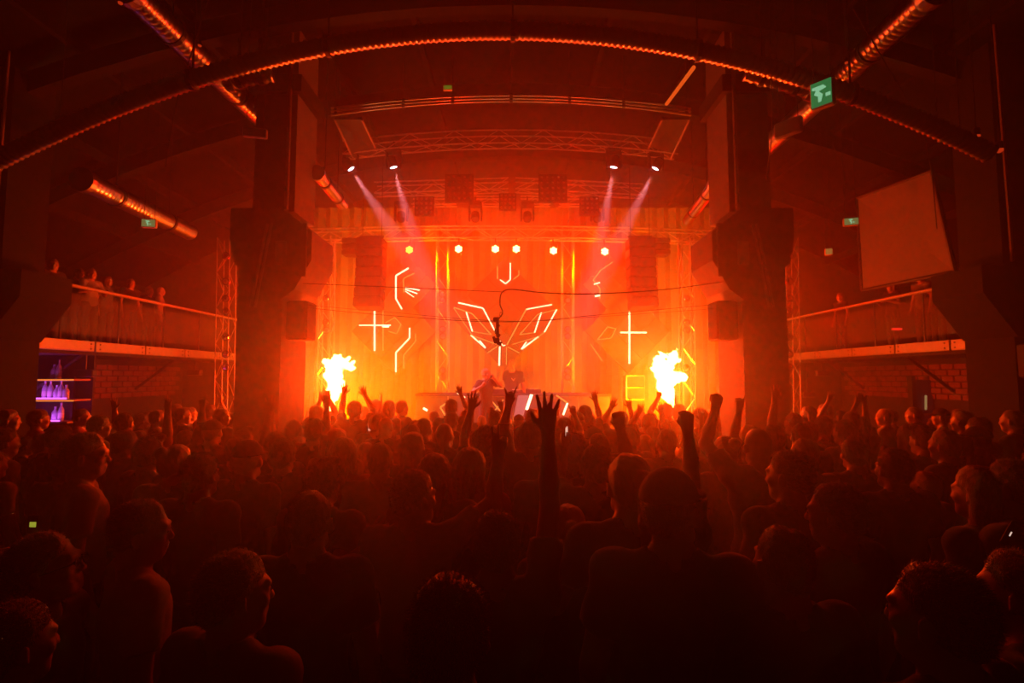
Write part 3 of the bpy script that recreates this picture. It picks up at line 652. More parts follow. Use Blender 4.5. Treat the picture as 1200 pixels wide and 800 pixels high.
# flight case stack with pale edging by the right flame
t = thing('flight_case', 'stacked cases with pale edging on the stage near the flame away from the bar', 'case', at(744, 470, 11.6)); 
pz = t.location.copy()
for k in range(2):
    a, b = at(734, 468-14*k, 11.6)-pz, at(755, 454-14*k, 11.6)-pz
    MB().box((a.x, 0, a.z), (b.x, .4, b.z-.01)).build('case_body', BLACKP, t)
    MB().tube([(a.x, -.01, a.z), (b.x, -.01, a.z), (b.x, -.01, b.z), (a.x, -.01, b.z), (a.x, -.01, a.z)], .012, 6).build('edging', ALU, t)
ztop = t.location.z; MB().box((at(734, 468, 11.6)-pz).to_tuple()[:1]+(0,)+(DECK-pz.z,), ((at(755, 468, 11.6)-pz).x, .4, (at(744, 468, 11.6)-pz).z-.01)).build('case_body', BLACKP, t)

# ---------------------------------------------------------------- exit signs and little ceiling lights
def hang(px, py, Y, label, face, wm, hm, rz=0, arrow=False, tilt=0, name='exit_sign'):
    p = at(px, py, Y); t = thing(name, label, 'sign', p, rz, None)
    MB().bbox((0, 0, 0), (wm, .06, hm), .01).build('housing', mat('sign_white', (.6, .6, .58), .4), t)
    MB().box((-wm/2+.012, -.036, -hm/2+.012), (wm/2-.012, -.031, hm/2-.012)).build('face', face, t)
    if arrow:
        g = emit('sign_mark', (.35, .9, .5), .6); m = MB()
        s = hm*.8
        for poly_ in ([(-.09, .09), (.03, .09), (.06, .05), (-.02, .03), (.02, -.02), (.0, -.1), (-.03, -.1), (-.03, -.03), (-.07, .0), (-.05, .05), (-.09, .06)], [(.05, -.02), (.10, -.02), (.10, -.06), (.05, -.06)]):
            m.prism([(a*s/.26, b*s/.26) for a, b in poly_], -.041, -.037)
        m.build('running_figure_mark', g, t)
    for s in (-.35, .35):
        d = Vector((s*wm, 0, hm/2)); c = t.location+Matrix.Rotation(rz, 3, 'Z') @ d
        link('hanging_wire', MB().tube([d, (s*wm, 0, roof_z(t.location.x)-p.z-.2)], .004, 5).mesh('hanging_wire', STEELD), t)
    return t
hang(175, 262, 7.5, 'small green-lit exit sign hanging above the bar-side balcony', E_GREEND, .2, .13, R(12), True)
hang(964, 111, 3.9, 'largest bright green exit sign below the arched duct', E_GREEN, .17, .22, R(-50), True)
hang(924, 150, 5.0, 'dim exit sign seen edge-on in front of the thick duct', mat('sign_dim', (.35, .33, .25), .5), .26, .16, R(-50))
hang(299, 156, 6.2, 'dark sign housing with a tiny green light above the pillar nearer the bar', mat('sign_dark', (.08, .08, .08), .5), .28, .12, R(15))
hang(997, 260, 7.4, 'small green-lit exit sign above the balcony opposite the bar', E_GREEND, .2, .12, R(-20), True)
hang(971, 295, 8.8, 'tiny amber-lit sign lowest above the balcony opposite the bar', emit('amber_face', (.6, .32, .06), .4), .12, .12, R(-20))
hang(525, 103.5, 8.8, 'small green sign hanging above the arched triple rail', emit('green_face', (.15, .4, .02), .35), .17, .09, 0)
for i, (px, py, Y) in enumerate(((1126, 168, 5.2), (1144, 159, 5.0), (1171, 175, 5.0), (1100, 165, 6.5), (234, 53, 5), (992, 73, 5), (69, 165, 6), (141, 3, 4))):
    p = at(px, py, Y); t = thing('ceiling_spotlight', ['round spotlight lowest in the cluster of three near the end of the arched duct', 'topmost round spotlight in the cluster of three near the end of the arched duct', 'outermost round spotlight in the cluster of three near the end of the arched duct', 'tiny lamp just inside the cluster of three by the arched duct', 'small ceiling lamp above the crossing of ducts on the bar side', 'small ceiling lamp above the crossing of ducts opposite the bar', 'small ceiling lamp high above the bar', 'small ceiling lamp at the very top over the bar side'][i], 'lamp', p, 0, 'small ceiling lamps')
    r = .035 if i < 3 else .018
    MB().lathe([(r*.6, r*2.4), (r, r*2), (r, 0)], (0, 0, 0), 12).build('housing', STEELD, t); MB().lathe([(r*1.02, 0), (r*.9, -r*.6), (r*.3, -r)], (0, 0, 0), 12).build('bulb', emit('dim_red_bulb', (1, .06, .01), .42), t)
    rod('stem', p+Vector((0, 0, r*2)), (p.x, p.y, roof_z(p.x)-.1), .006, STEELD, t, 6)
for i, (px, py, Y, s) in enumerate(((1051, 385.5, 9.5, .09), (1186, 384.5, 8.4, .12))):
    tag(MB().bbox((0, 0, 0), (s*2, .05, s*.45), .008).build('indicator_lamp', E_RED), f'small red {"shorter" if i == 0 else "longer"} light bar on the wall behind the balcony opposite the bar', 'lamp').location = at(px, py, Y)

# ---------------------------------------------------------------- cables over the audience
def cable(label, pts, r=.008):
    o = MB().tube(bez(pts, 10), r, 6).build('cable', RUBBER, None, True); tag(o, label, 'cable'); return o
K = 5.0
cable('black cable from the pillar away from the bar, dropping to the hanging plug cluster', [at(848, 330, 7.0), at(780, 339, 6.2), at(700, 344, K), at(640, 343, K), at(600, 339, K), at(588, 343, K), at(586, 356, K), at(589, 366, K), at(584, 374, K)], .007)
cable('thin upper cable from the pillar nearer the bar to the middle of the room', [at(355, 332, 6.9), at(430, 335, 6), at(520, 339, K), at(592, 342, K)], .004)
cable('thin lower cable strung across between the two pillars', [at(355, 360, 6.9), at(450, 369, 6), at(590, 377, K), at(700, 369, 6), at(845, 356, 6.9)], .004)
cable('second thin lower cable strung across between the two pillars', [at(355, 357, 6.95), at(450, 365, 6.2), at(590, 376, K+.1), at(700, 371, 6.2), at(845, 361, 6.95)], .003)
hc = thing('plug_cluster', 'black cluster of plugs and clips hanging from the cables', 'connector', at(583, 374, K)); q0 = hc.location
MB().tube([(0, 0, .02), (0, 0, -.16)], .016, 8).build('cable_bundle', RUBBER, hc)
for k, (px, py, s) in enumerate(((581, 374, .05), (584, 381, .035), (582, 388, .05), (584, 393, .04), (582, 399, .062), (585, 402, .05), (579, 396, .035))):
    MB().bbox(at(px, py, K)-q0, (s, s*.7, s*.8), .006, Matrix.Rotation(k*.7, 3, 'Y')).build('plug', BLACKP, hc)
MB().tube([at(589, 366, K)-q0, at(586, 366, K)-q0, at(585, 369, K)-q0, at(588, 371, K)-q0], .004, 6).build('hook', STEELD, hc)
for lb, pts in (('long wire hanging down from the roof on the bar side', [atz(245, -5, 5.5), at(222, 70, 4.6), at(205, 130, 4.6), at(194, 195, 4.6)]),
                ('long cable sagging down beside the largest exit sign', [at(902, -5, 4.6), at(903, 70, 4.6), at(905, 150, 4.9), at(898, 210, 5.5)]),
                ('long curved cable hanging in front of the pale wall panel', [at(1000, 10, 4.0), at(1035, 70, 4.3), at(1075, 140, 4.8), at(1090, 190, 5), at(1098, 268, 5.2)]),
                ('curved wire dropping to the small green exit sign opposite the bar', [at(975, 168, 7), at(986, 190, 7.2), at(990, 215, 7.3), at(989, 252, 7.4)])):
    cable(lb, pts, .005)

# ---------------------------------------------------------------- bar shelves, bottles
bar = thing('bar_shelves', 'bar back shelves edged with purple and orange light strips', 'shelves', at(45, 470, 8.4))
bo = bar.location
for (y, x1, cols) in ((445, 88, 'o'), (469, 88, 'p'), (495, 80, 'p')):
    a, b = at(-30, y, 8.4)-bo, at(x1, y-1, 8.4)-bo
    sh = MB().bbox(((a.x+b.x)/2, .15, a.z), (b.x-a.x, .34, .035), .006).build('shelf', WOOD, bar)
    if cols == 'o': MB().box((a.x, -.035, a.z-.012), (b.x, -.022, a.z+.012)).build('light_strip', E_ORANGE, bar)
    else:
        MB().box((a.x, -.035, a.z+.02), (b.x-.12, -.02, a.z+.045)).build('light_strip', E_PURPLE, bar)
        if y == 469: MB().box((a.x, -.035, a.z-.016), (b.x, -.022, a.z+.006)).build('light_strip', E_ORANGE, bar)
for px in (-10, 30, 84): 
    p = at(px, 470, 8.7)-bo; MB().box((p.x-.02, .3, -bo.z), (p.x+.02, .34, at(0, 440, 8.7).z-bo.z)).build('upright', STEELD, bar)
MB().box(((at(-30, 0, 8.8)-bo).x, .36, -bo.z), ((at(110, 470, 8.8)-bo).x, .4, .8)).build('back_board', CONCD, bar)
lamp('AREA', at(45, 464, 8.25), (.7, .1, 1), 3.0, target=at(45, 464, 8.25)+Vector((0, .3, 1)), size=.5)
lamp('AREA', at(45, 489, 8.25), (.7, .1, 1), 3.0, target=at(45, 464, 8.25)+Vector((0, .3, 1)), size=.5)
bprof = [(.036, 0), (.04, .01), (.04, .17), (.034, .2), (.015, .24), (.013, .3), (.016, .3), (.016, .315)]
bme = {k: MB().lathe([(r*(1.15 if k == 'squat' else 1), z*(.75 if k == 'squat' else 1)) for r, z in bprof], (0, 0, 0), 12) for k in ('tall', 'squat')}
bmesh_ = {k: v.mesh('bottle', GLASS, True) for k, v in bme.items()}
lab = MB().lathe([(.0415, .05), (.0415, .13)], (0, 0, 0), 12).mesh('paper_label', mat('label_paper', (.5, .5, .45), .8)); capm = MB().lathe([(.0165, .3), (.0165, .33)], (0, 0, 0), 8).mesh('cap', STEELD)
BT = [(52, 467.5, 'tall', 'clear bottle on the middle bar shelf, nearer the dark end in the bright pair'), (58.5, 467.5, 'tall', 'clear bottle on the middle bar shelf, nearer the crowd in the bright pair'), (66, 467.5, 'squat', 'squat bottle on the middle bar shelf beside the bright pair'), (71, 467.5, 'tall', 'tall bottle second from the end of the middle bar shelf'), (77, 467.5, 'squat', 'squat bottle at the end of the middle bar shelf'), (63, 443.5, 'squat', 'squat bottle on the top bar shelf'), (68.5, 443.5, 'tall', 'tall bottle at the end of the top bar shelf'), (64, 493, 'squat', 'squat bottle on the lowest bar shelf'), (71, 493, 'tall', 'tall bottle at the end of the lowest bar shelf'), (20, 467.5, 'tall', 'lone tall bottle on the middle bar shelf near its dark end')]
for (px, py, k, lb) in BT:
    p = at(px, py, 8.5); t = thing('bottle', lb, 'bottle', p, 0, 'bottles on the bar shelves')
    link('glass_body', bmesh_[k], t); 
    if k == 'tall': link('paper_label', lab, t); link('cap', capm, t)
t = thing('wall_monitor', 'dark square monitor hung under the balcony above the bar', 'monitor', at(26, 421, 7.6))
MB().bbox((0, 0, 0), (.4, .06, .36), .015).build('casing', BLACKP, t); MB().box((-.17, -.034, -.15), (.17, -.031, .15)).build('screen', mat('dead_screen', (.05, .03, .035), .25), t); MB().box((-.03, 0, .18), (.03, .03, .42)).build('mount', STEELD, t)
for px, py, Y, lb in ((228, 436, 11.8, 'pale box lamp under the bar-side balcony near the pillar'), (100, 437, 8.6, 'dark box lamp under the bar-side balcony near the bar shelves'), (947, 462, 12.6, 'pale box lamp under the balcony opposite the bar'), (964, 437, 12.0, 'dark box lamp hung just below the steel fascia opposite the bar')):
    t = thing('box_lamp', lb, 'lamp', at(px, py, Y), 0); MB().bbox((0, 0, 0), (.32, .12, .12), .015).build('casing', STEELD, t); MB().box((-.14, -.05, -.068), (.14, .05, -.062)).build('diffuser', STEEL, t); rod('mount', t.location+Vector((0, 0, .06)), (t.location.x, t.location.y, 2.66), .015, STEELD, t)
# ---------------------------------------------------------------- people
SKIN = mat('skin', (.32, .2, .14), .5, bump=.05, bscale=60, spec=.4)
SKIN2 = mat('skin_dark', (.2, .11, .075), .5, spec=.4)
HAIRC = {'dark': mat('hair_dark', (.10, .06, .045), .42, bump=.4, bscale=260, sheen=.5, stretch=(1, 1, .15)), 'brown': mat('hair_brown', (.10, .055, .03), .5, bump=.4, bscale=260, sheen=.5, stretch=(1, 1, .15)),
         'blond': mat('hair_blond', (.42, .28, .13), .5, bump=.4, bscale=260, sheen=.5, stretch=(1, 1, .15))}
CLOTH = {'black': mat('cloth_black', (.014, .013, .014), .9, bump=.4, bscale=9, sheen=.2), 'grey': mat('cloth_grey', (.12, .12, .125), .9, bump=.4, bscale=9, sheen=.2),
         'white': mat('cloth_white', (.28, .27, .26), .9, bump=.4, bscale=9), 'red': mat('cloth_red', (.25, .03, .03), .9, bump=.4, bscale=9), 'navy': mat('cloth_navy', (.03, .035, .08), .9, bump=.4, bscale=9)}
JEANS = mat('denim', (.03, .04, .08), .9, bump=.4, bscale=20); SHOE = mat('shoe_leather', (.03, .03, .03), .5); EYE = mat('eye_dark', (.02, .015, .012), .2)
CAPM = mat('cap_cloth', (.012, .012, .014), .85, bump=.3, bscale=60)
rz_ = lambda a: np.array([[math.cos(a), -math.sin(a), 0], [math.sin(a), math.cos(a), 0], [0, 0, 1]])
rx_ = lambda a: np.array([[1, 0, 0], [0, math.cos(a), -math.sin(a)], [0, math.sin(a), math.cos(a)]])
def rell(F, c, r, Rm, k=.02, sub=False):               # ellipsoid turned by a matrix
    c = np.array(c, float); m = max(r)+k+.02; q = F._blk(c, c, m)
    if q is None: return
    sl, x, y, z = q; X, Y, Z = x-c[0], y-c[1], z-c[2]; T = Rm.T
    a = T[0, 0]*X+T[0, 1]*Y+T[0, 2]*Z; b = T[1, 0]*X+T[1, 1]*Y+T[1, 2]*Z; d = T[2, 0]*X+T[2, 1]*Y+T[2, 2]*Z
    k0 = np.sqrt((a/r[0])**2+(b/r[1])**2+(d/r[2])**2); k1 = np.sqrt((a/r[0]**2)**2+(b/r[1]**2)**2+(d/r[2]**2)**2)+1e-6
    F.put(sl, k0*(k0-1)/k1, k, sub)
HC = np.array([0, .012, 1.648])                        # head centre
def head(F, Rm, k0=.02):
    T = lambda p: HC+Rm @ np.array(p)
    rell(F, T((0, -.012, .035)), (.076, .095, .09), Rm, .01)
    rell(F, T((0, -.034, -.01)), (.066, .066, .08), Rm, .02)
    rell(F, T((0, .022, -.025)), (.06, .068, .088), Rm, .03)
    F.cone(T((-.03, .055, -.085)), T((.03, .055, -.085)), .024, .024, .03)        # jaw and chin
    F.cone(T((-.035, .083, .028)), T((.035, .083, .028)), .012, .012, .015)        # brow
    for s in (-1, 1):
        rell(F, T((s*.031, .096, .008)), (.014, .012, .010), Rm, .012, True)
        rell(F, T((s*.031, .080, .006)), (.0125, .012, .0115), Rm, .004)
        rell(F, T((s*.045, .066, -.02)), (.02, .02, .022), Rm, .02)
        rell(F, T((s*.084, -.006, -.008)), (.010, .022, .034), Rm @ rz_(-s*.55), .006)
        rell(F, T((s*.094, .002, -.003)), (.004, .009, .016), Rm, .006, True)
    F.cone(T((0, .088, .012)), T((0, .103, -.022)), .007, .0105, .010)
    F.cone(T((-.012, .1, -.026)), T((.012, .1, -.026)), .008, .008, .008)
    F.cone(T((-.016, .086, -.053)), T((.016, .086, -.053)), .007, .007, .005); F.cone(T((-.014, .085, -.066)), T((.014, .085, -.066)), .007, .007, .005)
def nrm(v): return v/(np.linalg.norm(v)+1e-9)
def arm_joints(side, tgt):
    S = np.array([side*.185, -.005, 1.445]); w = np.array(tgt, float)
    up = w[2] > 1.45
    if up: S = np.array([side*.172, 0, 1.47])
    d = np.linalg.norm(w-S); a, b = .29, .262
    if d > .54: f = min(d/.54, 1.22); a *= f; b *= f; w = S+nrm(w-S)*min(d, a+b-.002)
    d = np.linalg.norm(w-S); d = max(d, .12); w = S+nrm(w-S)*d
    x = (a*a-b*b+d*d)/(2*d); h = math.sqrt(max(a*a-x*x, 1e-6)); n = nrm(w-S)
    pole = np.array([side*.35, .85, -.45]) if up else np.array([side*.5, -.8, -.25]); pole = nrm(pole-n*(pole@n))
    return S, S+n*x+pole*h, w
def hand(F, side, E, w, kind, up):
    d = nrm(w-E)
    if up: d = nrm(d+np.array([0, 0, .5]))
    n = np.array([0, 1., 0]) if up else np.array([-side*1., 0, 0]); n = nrm(n-d*(n@d)); s = np.cross(n, d)*side; s = nrm(s)
    if up and s[0]*side > 0: s = -s
    if kind == 'relax': n = nrm(n+.0*d)
    offs = (.028, .010, -.009, -.027); L = (.072, .080, .074, .058); sp = (.20, .03, -.14, -.42)
    if kind in ('fist', 'phone', 'down'): sp = (0, 0, 0, 0)
    pl = .088
    for i in range(4):
        k0 = w+s*offs[i]*.45; k1 = w+d*(pl-.004*abs(i-1))+s*offs[i]
        F.cone(k0, k1, .017, .0125, .010)
        ext = kind in ('open', 'relax', 'down') or (kind == 'point' and i == 0) or (kind == 'two' and i in (0, 1)) or (kind == 'horns' and i in (0, 3))
        f = nrm(d+s*sp[i]*(1 if ext else 0)); l = L[i]
        if ext:
            bend = .5 if kind == 'relax' else (.35 if kind == 'down' else .05); g = nrm(f+n*bend)
            m1 = k1+f*l*.5; m2 = m1+g*l*.5; F.cone(k1, m1, .0100, .0088, .004); F.cone(m1, m2, .0088, .0072, .004)
        else:
            m1 = k1+(d*.25+n*.95)*.034; m2 = m1-d*.034+n*.004; m3 = m2-n*.022
            F.cone(k1, m1, .0108, .0100, .004); F.cone(m1, m2, .0100, .0092, .004); F.cone(m2, m3, .0092, .008, .004)
    if kind in ('fist', 'phone'): F.cone(w+d*.062+n*.012, w+d*.084+n*.018, .026, .022, .012)
    t0 = w+d*.022+s*.020
    if kind in ('open', 'relax', 'down'): t1 = t0+nrm(d*.75+s*.8+n*.25)*.045; t2 = t1+nrm(d*.9+s*.45+n*.15)*.034
    else: t1 = t0+nrm(d*.8+s*.5+n*.6)*.042; t2 = t1+nrm(d*.3-s*.5+n*.6)*.032
    F.cone(t0-s*.006, t1, .015, .0112, .008); F.cone(t1, t2, .0110, .0085, .004)
    return n, d
def zgrid(top, fine, mid=.018):
    return np.concatenate([np.arange(-.02, .84, .035), np.arange(.84, 1.38, mid), np.arange(1.38, top, fine)])
def make_body(R_=None, L_=None, hR='down', hL='down', fine=.012, yaw=0, pitch=0, heavy=1.0, long_sleeve=False):
    """returns meshes body, shirt and where the hands are"""
    tg = {1: R_ or (.265, .06, .88), -1: L_ or (-.265, .06, .88)}; hk = {1: hR, -1: hL}
    J = {s: arm_joints(s, tg[s]) for s in (1, -1)}; P = np.array([p for s in J for p in J[s]])
    lo = np.minimum(P.min(0)-.24, (-.3, -.24, 0)); hi = np.maximum(P.max(0)+.24, (.3, .26, 1.82)); lo[0] += .08; hi[0] -= .08
    raised = max(J[s][2][2] for s in J) > 1.45; zt = max(1.80, max(J[s][2][2] for s in J)+.23 if raised else 0)
    F = Field(np.arange(lo[0], hi[0], fine), np.arange(lo[1], hi[1], fine), zgrid(zt, fine))
    hw = heavy
    def trunk(F, g=0., legs=True, arms=1.0):
        F.ell((0, 0, .98), (.162*hw+g, .115*hw+g, .13+g), .05); F.ell((0, .005, 1.13), (.142*hw+g, .10*hw+g, .15+g), .05); F.ell((0, .0, 1.31), (.168*hw+g, .112*hw+g, .17+g), .05)
        F.cone((-.135, -.01, 1.415), (.135, -.01, 1.415), .062+g, .062+g, .04)
        for s in (-1, 1):
            Sx = J[s][0]; F.cone((s*.12, -.015, Sx[2]), (0, -.012, 1.54), .042+g, .042+g*.5, .045); F.ell(Sx, (.062+g, .06+g, .062+g), .03)
            F.cone((s*.12, -.015, 1.42), Sx, .06+g, .055+g, .03)
    trunk(F)
    F.cone((0, -.012, 1.45), HC+np.array([0, -.03, -.06]), .060, .056, .025)
    for s in (-1, 1):
        F.cone((s*.09, 0, .93), (s*.11, .015, .50), .085, .055, .03); F.cone((s*.11, .015, .50), (s*.12, -.01, .09), .056, .038, .02); F.cone((s*.12, -.03, .04), (s*.14, .13, .035), .035, .03, .02)
        S, E, W_ = J[s]; F.cone(S, E, .050*hw, .040*hw, .025); F.cone(E, E+(W_-E)*.35, .041, .042, .012); F.cone(E+(W_-E)*.35, W_, .042, .027, .012)
    Rm = rz_(yaw) @ rx_(pitch); head(F, Rm); hn = {}
    for s in (-1, 1): hn[s] = hand(F, s, J[s][1], J[s][2], hk[s], J[s][2][2] > 1.3)
    body = F.mesh('body', SKIN)
    st = .018
    G = Field(np.arange(lo[0], hi[0], st), np.arange(-.27, .27, st), np.arange(.82, max(1.6, max(J[s][1][2] for s in J)+.1), st))
    trunk(G, .014)
    for s in (-1, 1):
        S, E, W_ = J[s]; e = S+(E-S)*(1.0 if long_sleeve else .62); n = nrm(E-S)
        r = G._blk(np.minimum(S, e), np.maximum(S, e), .13); sl, x, y, z = r; D = e-S; LL = float(D@D)
        h = np.clip(((x-S[0])*D[0]+(y-S[1])*D[1]+(z-S[2])*D[2])/LL, 0, 1.3)
        q = np.sqrt((x-S[0]-h*D[0])**2+(y-S[1]-h*D[1])**2+(z-S[2]-h*D[2])**2)-(.064*hw+.004*h)
        cut = (x-e[0])*n[0]+(y-e[1])*n[1]+(z-e[2])*n[2]; G.put(sl, np.maximum(q, cut), .03)
        if long_sleeve: G.cone(E, W_, .052, .040, .015)
    x, y, z = G.g[0][:, None, None], G.g[1][None, :, None], G.g[2][None, None, :]
    G.F += .0045*np.sin(z*34+x*19+np.sin(y*30)*1.5)*np.sin(x*23-z*11+1)
    neck = np.sqrt(x*x+((y-.005)/1.0)**2)-(.072+.35*np.clip(z-1.52, 0, 1)); G.F = np.maximum(G.F, np.where(z > 1.485, -neck+.0, -1)); G.F = np.maximum(G.F, .88-z)
    G.F = G.F.astype(np.float32)
    shirt = G.mesh('shirt', CLOTH['black'])
    return dict(body=body, shirt=shirt, Rm=Rm, J=J, hn=hn)
# trousers and shoes, shared by everybody
G = Field(np.arange(-.25, .25, .025), np.arange(-.2, .2, .025), np.arange(.02, 1.1, .03))
G.ell((0, 0, .98), (.172, .125, .12), .05)
for s in (-1, 1): G.cone((s*.092, 0, .93), (s*.11, .012, .50), .098, .074, .03); G.cone((s*.11, .012, .50), (s*.12, -.01, .08), .074, .06, .02)
G.F = np.maximum(G.F, G.g[2][None, None, :]-1.0).astype(np.float32); TROU = G.mesh('trousers', JEANS)
G = Field(np.arange(-.08, .08, .014), np.arange(-.12, .24, .014), np.arange(-.02, .13, .014))
G.cone((0, -.04, .045), (0, .02, .075), .048, .042, .02); G.cone((0, .02, .05), (.01, .14, .035), .046, .036, .02); G.F = np.maximum(G.F, .004-G.g[2][None, None, :]).astype(np.float32); SHOEM = G.mesh('shoe', SHOE)
EYEM = MB().lathe([(.002, -.006), (.0065, -.002), (.0065, .002), (.002, .006)], (0, 0, 0), 8, Matrix.Rotation(PI/2, 3, 'X')).mesh('eye', EYE)
TUFT = {'short': (.014, 3500), 'quiff': (.017, 3500), 'buzz': (.006, 3500), 'curly': (.02, 3000), 'long': (.012, 2500)}
def hair_mesh(kind, st=.008):
    F = Field(np.arange(-.16, .16, st), np.arange(-.26 if kind in ('ponytail', 'bun') else -.19, .19, st), np.arange(-.34 if kind in ('long', 'ponytail') else -.14, .21, st))
    g = {'buzz': .006, 'short': .012, 'quiff': .013, 'curly': .035, 'long': .018, 'ponytail': .012, 'bun': .012, 'cap': .016}[kind]
    F.ell((0, -.016, .037), (.076+g, .095+g, .09+g), .01)
    F.ell((0, -.036, -.012), (.067+g, .066+g, .08+g*.5), .02)
    if kind == 'quiff': F.cone((-.03, .06, .115), (.03, .06, .12), .03, .034, .03); F.cone((0, 0, .12), (0, .05, .125), .03, .03, .03)
    x, y, z = F.g[0][:, None, None], F.g[1][None, :, None], F.g[2][None, None, :]
    if kind != 'cap':
        pl = -.75*(y-.078)+.66*(z-.075); F.F += .010*np.clip(1-pl/.035, 0, 1); F.F = np.maximum(F.F, -pl)                      # hairline above the face
        low = -.078 if kind in ('short', 'buzz', 'quiff', 'curly') else -.2
        F.F = np.maximum(F.F, low-z)
        ear = np.sqrt((y-.002)**2+(z+.008)**2)-.026; 
        if kind in ('short', 'buzz', 'quiff'): F.F = np.maximum(F.F, np.where((np.abs(x) > .06), -ear, -1))
        if kind == 'curly': F.F += .010*np.sin(x*95)*np.sin(y*88+1)*np.sin(z*92)
        else: F.F += .003*np.sin(x*150+z*60)*np.sin(y*130)+.0028*np.sin(x*60-y*50)+(.0014*np.sin(x*90+y*70+z*50) if kind in ('short', 'quiff') else 0)
    if kind == 'long':
        for s in (-1, 1): F.cone((s*.055, -.03, .03), (s*.075, -.03, -.16), .045, .035, .03); F.cone((s*.075, -.03, -.16), (s*.08, -.05, -.30), .035, .02, .03)
        F.cone((0, -.07, .02), (0, -.085, -.20), .055, .05, .03); F.cone((0, -.085, -.20), (0, -.09, -.31), .05, .025, .03); F.F += (.005*np.sin(x*130)*(z < .05)).astype(np.float32)
    if kind == 'ponytail': F.cone((0, -.1, .07), (0, -.15, .06), .022, .03, .01); F.cone((0, -.15, .06), (0, -.17, -.10), .032, .028, .02); F.cone((0, -.17, -.1), (0, -.15, -.24), .028, .012, .02)
    if kind == 'bun': F.ell((0, -.11, .09), (.045, .045, .045), .01)
    if kind == 'cap':
        F.F = np.maximum(F.F, .042-z+.0*x); sl, X_, Y_, Z_ = F._blk((-.09, .02, 0), (.09, .19, .1), .02)
        q = np.maximum(np.sqrt((X_/.078)**2+((Y_-.075)/.105)**2)*.09-.09, np.abs(Z_-.052+X_*X_*1.8+(Y_-.08)*.12)-.006); q = np.maximum(q, .05-Y_); F.put(sl, q, .006);
    F.F = F.F.astype(np.float32)
    if kind in TUFT:                                  # short tufts standing off the hair surface
        V, Q = skin(F.F, *F.g); n = len(V); NV = np.zeros_like(V)
        fn = np.cross(V[Q[:, 2]]-V[Q[:, 0]], V[Q[:, 3]]-V[Q[:, 1]])
        for c in range(4): np.add.at(NV, Q[:, c], fn)
        NV /= np.linalg.norm(NV, axis=1, keepdims=True)+1e-9
        if NV[np.argmax(V[:, 2]), 2] < 0: NV = -NV
        L_, cnt = TUFT[kind]; out = np.where(NV[:, 2] > -.5)[0]; pick = RNG.choice(out, cnt); p = V[pick]; nn_ = NV[pick]
        d = nn_*.55+np.array([0, -.55, .0])+RNG.normal(0, .2, (cnt, 3)); d /= np.linalg.norm(d, axis=1, keepdims=True); a = np.cross(d, nn_+RNG.normal(0, .3, (cnt, 3))); a /= np.linalg.norm(a, axis=1, keepdims=True)+1e-9
        ln_ = L_*RNG.uniform(.5, 1.2, (cnt, 1)); q0, q1, q2, q3 = p-a*.0013-nn_*.002, p+a*.0013-nn_*.002, p+d*ln_+a*.0003, p+d*ln_-a*.0003
        W = np.concatenate([V, np.stack([q0, q1, q2, q3], 1).reshape(-1, 3)]); Q2 = n+np.arange(cnt*4).reshape(-1, 4)
        return to_mesh('hair', W, np.concatenate([Q, Q2]), HAIRC['dark'])
    return F.mesh('cap' if kind == 'cap' else 'hair', CAPM if kind == 'cap' else HAIRC['dark'])
HAIR = {k: hair_mesh(k) for k in ('buzz', 'short', 'quiff', 'curly', 'long', 'ponytail', 'bun', 'cap')}
PHB = MB().bbox((0, 0, 0), (.072, .009, .148), .006).mesh('phone_body', BLACKP); PHS = MB().box((-.032, -.0058, -.068), (.032, -.005, .068)).mesh('phone_display', E_WHITE)
def setmat(o, m):
    o.material_slots[0].link = 'OBJECT'; o.material_slots[0].material = m
PEOPLE = []
def put_person(B, x, y, z, s, yaw, hair, hc, cloth, label, group=None, skin=SKIN, shoes=False, eyes=False):
    t = thing('person', label, 'person', (x, y, z), yaw, group); t.scale = (s, s, s)
    b = link('body', B['body'], t)
    if skin is not SKIN: setmat(b, skin)
    sh = link('shirt', B['shirt'], t); setmat(sh, CLOTH[cloth])
    HM = Matrix.Translation(Vector(HC)) @ Matrix([list(r) for r in B['Rm']]).to_4x4()
    if hair != 'bald':
        h = link('cap' if hair == 'cap' else 'hair', HAIR[hair], t, HM)
        if hair != 'cap': setmat(h, HAIRC[hc])
        else: h2 = link('hair', HAIR['buzz'], t, HM); setmat(h2, HAIRC[hc])
    link('trousers', TROU, t)
    if shoes:
        for k in (-1, 1): link('shoe', SHOEM, t, Matrix.Translation((k*.125, -.01, 0)))
    if eyes:
        for k in (-1, 1): link('eye', EYEM, t, HM @ Matrix.Translation((k*.031, .0905, .006)))
    PEOPLE.append((x, y)); return t
def world(t, p):
    s = t.scale[0]; return Vector(t.location)+Matrix.Rotation(t.rotation_euler.z, 3, 'Z') @ (Vector(p)*s)
